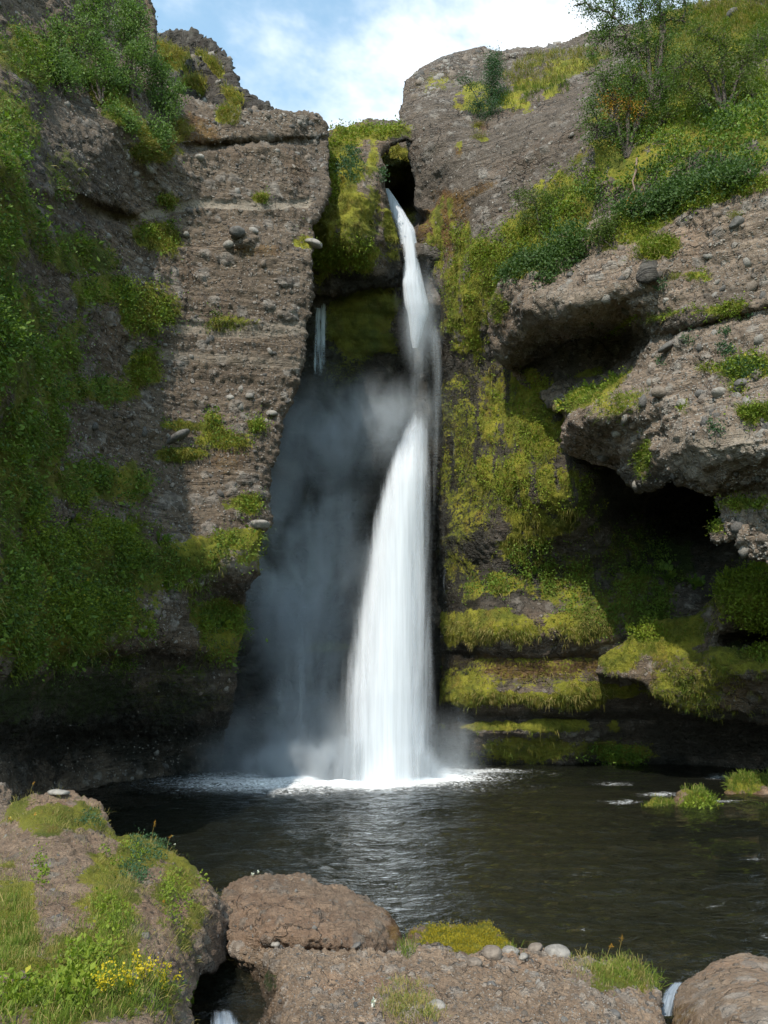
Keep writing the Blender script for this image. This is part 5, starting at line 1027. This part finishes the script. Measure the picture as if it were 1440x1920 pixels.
for i, (x_, y_, s_, S_, lab) in enumerate(((1150, 712, 24, brow, 'bright leafy herb at the inner end of the hollow under the upper right brow'), (1105, 732, 20, brow, 'leafy herb halfway along the green rim of the lower brow'), (1062, 762, 20, brow, 'leafy herb at the tip of the green rim where the brows meet'),
                                      (1185, 1185, 18, terr, 'leafy herb at the left shoulder of the mossy terraces'), (1420, 1085, 30, terr, 'large leafy herb turning yellow on the top terrace at the right edge'), (1370, 1095, 22, terr, 'leafy herb on the left end of the top terrace'),
                                      (1000, 1075, 18, right, 'small leafy herb hanging in the shade of the lower right wall'), (1245, 1090, 26, right, 'dim fern in the dark cave on the right'), (1300, 1105, 26, right, 'second dim fern, nearer the terraces in the dark cave'), (600, 478, 18, butt, 'bright leafy herb on the left foot of the mossy buttress'), (640, 482, 16, butt, 'bright leafy herb in the middle of the foot of the mossy buttress'),
                                      (1160, 412 + 1000, 20, right, 'small fern at the waterline under the right wall'), (1195, 1412, 18, right, 'second small fern at the waterline, nearer the terraces'), (1350, 1595, 14, B9, 'unused'))[:-1]):
    compound_herb(x_, y_, S_, s_, M['lime'] if S_ is not right else M['herb'], lab, None, 50 + i)

# near boulders: grass, herbs, flowers
m1 = B1['at']['moss']; by_ = B1['py']
blade_cover('boulder_grass', B1, 14000, 0.05, 0.003, M['grass'], sq(m1) * pn(B1, 3.5) * np.clip((by_ - 1400) / 300, .4, 1), tuft=9, up=.9, spread=.02, kind='stuff', label='green grass growing over the big left boulder')
blade_cover('boulder_grass', B1, 12000, 0.08, 0.003, M['straw'], np.clip(m1 * 1.0 + .08, 0, 1) * pn(B1, 3.1), tuft=8, up=.6, spread=.03, region=lambda px, py: np.where(py < 1800, 1, .5), kind='stuff', label='dry pale grass on the big left boulder')
blade_cover('long_grass', B1, 3600, 0.15, 0.005, M['grass'], None, tuft=9, up=.8, bend=.9, spread=.03, region=disc((230, 1880, 90, 50), (180, 1820, 60, 40), (60, 1900, 100, 40), (10, 1790, 40, 90), (200, 1740, 50, 50)), kind='stuff', label='longer green grass low on the big left boulder')
leaf_cover('boulder_herb', B1, 3400, 0.028, M['lime'], None, clump=9, spread=.035, lift=.03, region=disc((320, 1690, 30, 50), (80, 1650, 14, 40), (210, 1745, 30, 50), (160, 1840, 50, 50), (25, 1880, 50, 24), (120, 1880, 60, 40), (375, 1650, 16, 26), (230, 1610, 50, 20), (150, 1860, 30, 30)), kind='stuff', label='small bright leaves on the big left boulder')
leaf_cover('boulder_herb', B1, 800, 0.045, M['lime'], None, clump=6, spread=.05, lift=.05, region=disc((25, 1885, 60, 30), (110, 1890, 60, 30), (140, 1835, 24, 24), (165, 1810, 24, 16)), kind='stuff', label='broader pale green leaves in the bottom left corner')
leaf_cover('boulder_herb', B1, 1800, 0.025, M['juniper'], None, clump=9, spread=.04, lift=.03, region=disc((275, 1600, 36, 30), (165, 1545, 20, 18), (330, 1590, 12, 12), (250, 1640, 30, 30)), kind='stuff', label='grey-green plants near the crest of the big left boulder')
blade_cover('bank_grass', B3, 2200, 0.06, 0.0035, M['grass'], sq(B3['at']['moss']) * (B3['px'] > 1000), tuft=9, up=.8, kind='stuff', label='grass tuft on the right end of the bank')
blade_cover('bank_grass', B3, 3400, 0.075, 0.0035, M['straw'], None, tuft=9, up=.7, region=disc((1140, 1815, 80, 22), (760, 1880, 50, 30), (780, 1905, 50, 20), (1200, 1830, 26, 24)), kind='stuff', label='dry straw grass on the bank')
blade_cover('bank_grass', B3, 500, 0.13, 0.004, M['grass'], None, tuft=9, up=.9, region=disc((762, 1786, 14, 14), (962, 1784, 8, 8), (1222, 1845, 12, 14)), kind='stuff', label='taller grass blades at the bank rim')
blade_cover('moss_cushion', B5, 22000, 0.022, 0.006, M['goldmoss'], sq(B5['at']['moss']), tuft=8, up=.5, spread=.02, bend=.4, kind='stuff', label='yellow moss pile on the low near boulder')
for S_, n_, ln_ in ((B9, 3200, .16), (B10, 900, .1), (B11, 3200, .16), (B12, 1600, .18), (B15, 0, .1)):
    if n_: blade_cover('islet_grass', S_, n_, ln_, .008, M['grass'], sq(S_['at']['moss']), tuft=8, up=.7, kind='stuff', label='grass on a mossy rock in the pool')
leaf_cover('islet_herb', B9, 900, 0.06, M['lime'], None, clump=8, spread=.07, region=disc((1315, 1518, 26, 20)), kind='stuff', label='bright leaves on the taller mossy rock in the pool')
# tuft above the dark block on the right cliff
def tuft(px, py, S, n, length, rad, label, mat='grass', mat2='straw'):
    p, nn_ = surf(S, px, py); o = empty('grass_tuft', tuple(p), label, 'grass tuft')
    rs = np.random.RandomState(int(px + py))
    for mt, q in ((mat, n), (mat2, n // 2)):
        C = p + rs.randn(q, 3) * rad * np.array([1, .6, .5]); D = nn_ * .6 + np.array([0, 0, .7]) + rs.randn(q, 3) * .5
        V, Q_, T_, r = blades_geo(C, D, length, length * .06, rs, bend=1.0); mk('blades' if mt == mat else 'dry_blades', local(o, V), [Q_, T_], M[mt], o, smooth=False, kind='stuff', attrs={'rnd': r})
for q in ((1232, 478, brow, 900, .22, .26, 'grass tuft hanging over the dark angular block on the right cliff', 'lime'), (1100, 455, brow, 350, .18, .14, 'small round grass tuft left of the orange-tipped bush'), (898, 258, right, 260, .16, .14, 'small isolated grass cushion on the smooth grey right cliff', 'mossblade'), (896, 236, right, 220, .14, .1, 'orange-brown tuft just above the isolated grass cushion', 'mossblade'),
          (488, 370, left, 220, .16, .1, 'small green tuft on the pale seam of the left cliff', 'lime'), (1390, 412, brow, 160, .12, .08, 'tiny tuft on the dark stone at upper right'), (945, 1110, right, 260, .3, .1, 'drooping grass tuft alone on the shaded wall right of the fall'), (310, 372, left, 200, .16, .1, 'green tuft left of the seam on the left cliff', 'lime'), (1270, 525, brow, 200, .14, .1, 'low yellow-green tuft right of the dark angular block', 'lime')):
    tuft(*q)

def flower_head_plant(px, py, S, h, label, seed):
    rs = np.random.RandomState(seed); p, nn_ = surf(S, px, py); root = empty('goldenrod', tuple(p), label, 'wildflower', 'yellow goldenrod on the left boulder'); st, C = [], []
    for k in range(6):
        e = p + np.array([rs.randn() * .07, -.08 + rs.randn() * .05, h * (.7 + .5 * rs.rand())]); path = bez(p, e, rs.randn(3) * .03, 8); st.append(tube(path, np.linspace(.003, .0015, 8), 4))
        for q in path[4:]:
            C.append(q + rs.randn(6, 3) * .012)
    C = np.concatenate(C); V, F = join_geo(st); mk('stems', local(root, V), [F], M['herb'], root)
    V, F, r = leaves_geo(C, np.tile([0, -0.5, .8], (len(C), 1)), 0.016, rs, .9); mk('blossoms', local(root, V), [F], M['yellow'], root, smooth=False, attrs={'rnd': r})
    C2 = p + rs.randn(50, 3) * np.array([.05, .04, .04]) + np.array([0, 0, h * .35]); V, F, r = leaves_geo(C2, np.tile([0, -.5, .8], (50, 1)), 0.035, rs, .3); mk('leaves', local(root, V), [F], M['grass'], root, smooth=False, attrs={'rnd': r})
for i, (x_, y_, l_) in enumerate(((292, 1850, 'topmost yellow goldenrod spray, leaning over the grey side of the boulder'), (262, 1862, 'yellow goldenrod spray just left of the topmost one'), (312, 1872, 'yellow goldenrod spray furthest right on the left boulder'), (242, 1895, 'low yellow goldenrod spray near the bottom edge, right of centre of the grass'), (205, 1898, 'low yellow goldenrod spray furthest left, near the bottom edge'))):
    flower_head_plant(x_, y_, B1, .17, l_, 300 + i)
def petal_dots(name, label, pts_, mat, size, S, lift=.05):
    for (x_, y_, l_) in pts_:
        p, nn_ = surf(S, x_, y_); o = empty(name, tuple(p), l_, 'flower', label); rs = np.random.RandomState(int(x_ * 3 + y_))
        top = p + nn_ * lift * .6 + np.array([0, 0, lift]); V, F = tube(bez(p, top, rs.randn(3) * .01, 5), [.0015] * 5, 4); mk('stem', local(o, V), [F], M['herb'], o)
        V, F, r = leaves_geo(np.tile(top, (7, 1)), np.tile(nn_, (7, 1)), size, rs, .7); mk('petals', local(o, V), [F], M[mat], o, smooth=False, attrs={'rnd': r})
petal_dots('orange_flower', 'orange flowers on the left boulder', [(289, 1592, 'orange flower near the crest of the left boulder'), (25, 1550, 'orange flower on the left flank of the left boulder'), (300, 1712, 'orange flower beside the lime green leaves on the left boulder'), (70, 1545, 'orange leaf right of the flower on the left flank of the boulder')], 'orange', .022, B1)
petal_dots('white_flower', 'white flowers on the near rocks', [(321, 1604, 'white flower at the crest of the left boulder')], 'white', .018, B1)
petal_dots('white_flower', 'white flowers on the near rocks', [(702, 1893, 'white flower low on the bank, left of the dry grass')], 'white', .03, B3, .02)
petal_dots('white_flower', 'white flowers on the near rocks', [(474, 1646, 'white flower on the left top of the dome boulder'), (484, 1641, 'white flower beside another on the dome boulder, slightly higher')], 'white', .025, B2, .02)
compound_herb(398, 1862, B1, 36, M['herb'], 'broad-leaved plant growing from the dark gap beside the left boulder', None, 77, n=4, up=.3, name='broad_leaf_plant', cat='plant')
# seed heads against the water
for (x_, y_, h_, l_) in ((283, 1588, .26, 'thin dark seed stalk standing on the crest of the left boulder'), (310, 1606, .16, 'short reddish seed stalk right of the tall one'), (60, 1500, .12, 'thin stalk on top of the left boulder'), (1160, 1808, .22, 'reddish seed stalk behind the grass tuft of the bank'), (1140, 1806, .12, 'short seed stalk left of the reddish one on the bank'), (305, 1800, .32, 'pale drooping grass stalk reaching over the boulder flank')):
    S_ = B3 if x_ > 900 else B1
    p, nn_ = surf(S_, x_, y_); e_ = p + np.array([.02 + (.2 if h_ > .3 else .02), -.02, h_]); V, F = tube(bez(p, e_, np.array([-.02, 0, .02]), 8), np.linspace(.003, .0015, 8), 4)
    o = empty('seed_stalk', tuple(p), l_, 'grass stalk'); mk('stalk', local(o, V), [F], M['straw'], o, attrs={'rnd': np.full(len(V), .5)})
    C = bez(p, e_, np.array([-.02, 0, .02]), 30)[22:]; C = np.repeat(C, 3, 0) + RS.randn(24, 3) * .005; V, F, r = leaves_geo(C, np.tile([0, 0, 1.], (24, 1)), .018, RS, .4, 1.5); mk('seed_head', local(o, V), [F], M['orange'] if h_ < .3 else M['straw'], o, smooth=False, attrs={'rnd': r * .3})
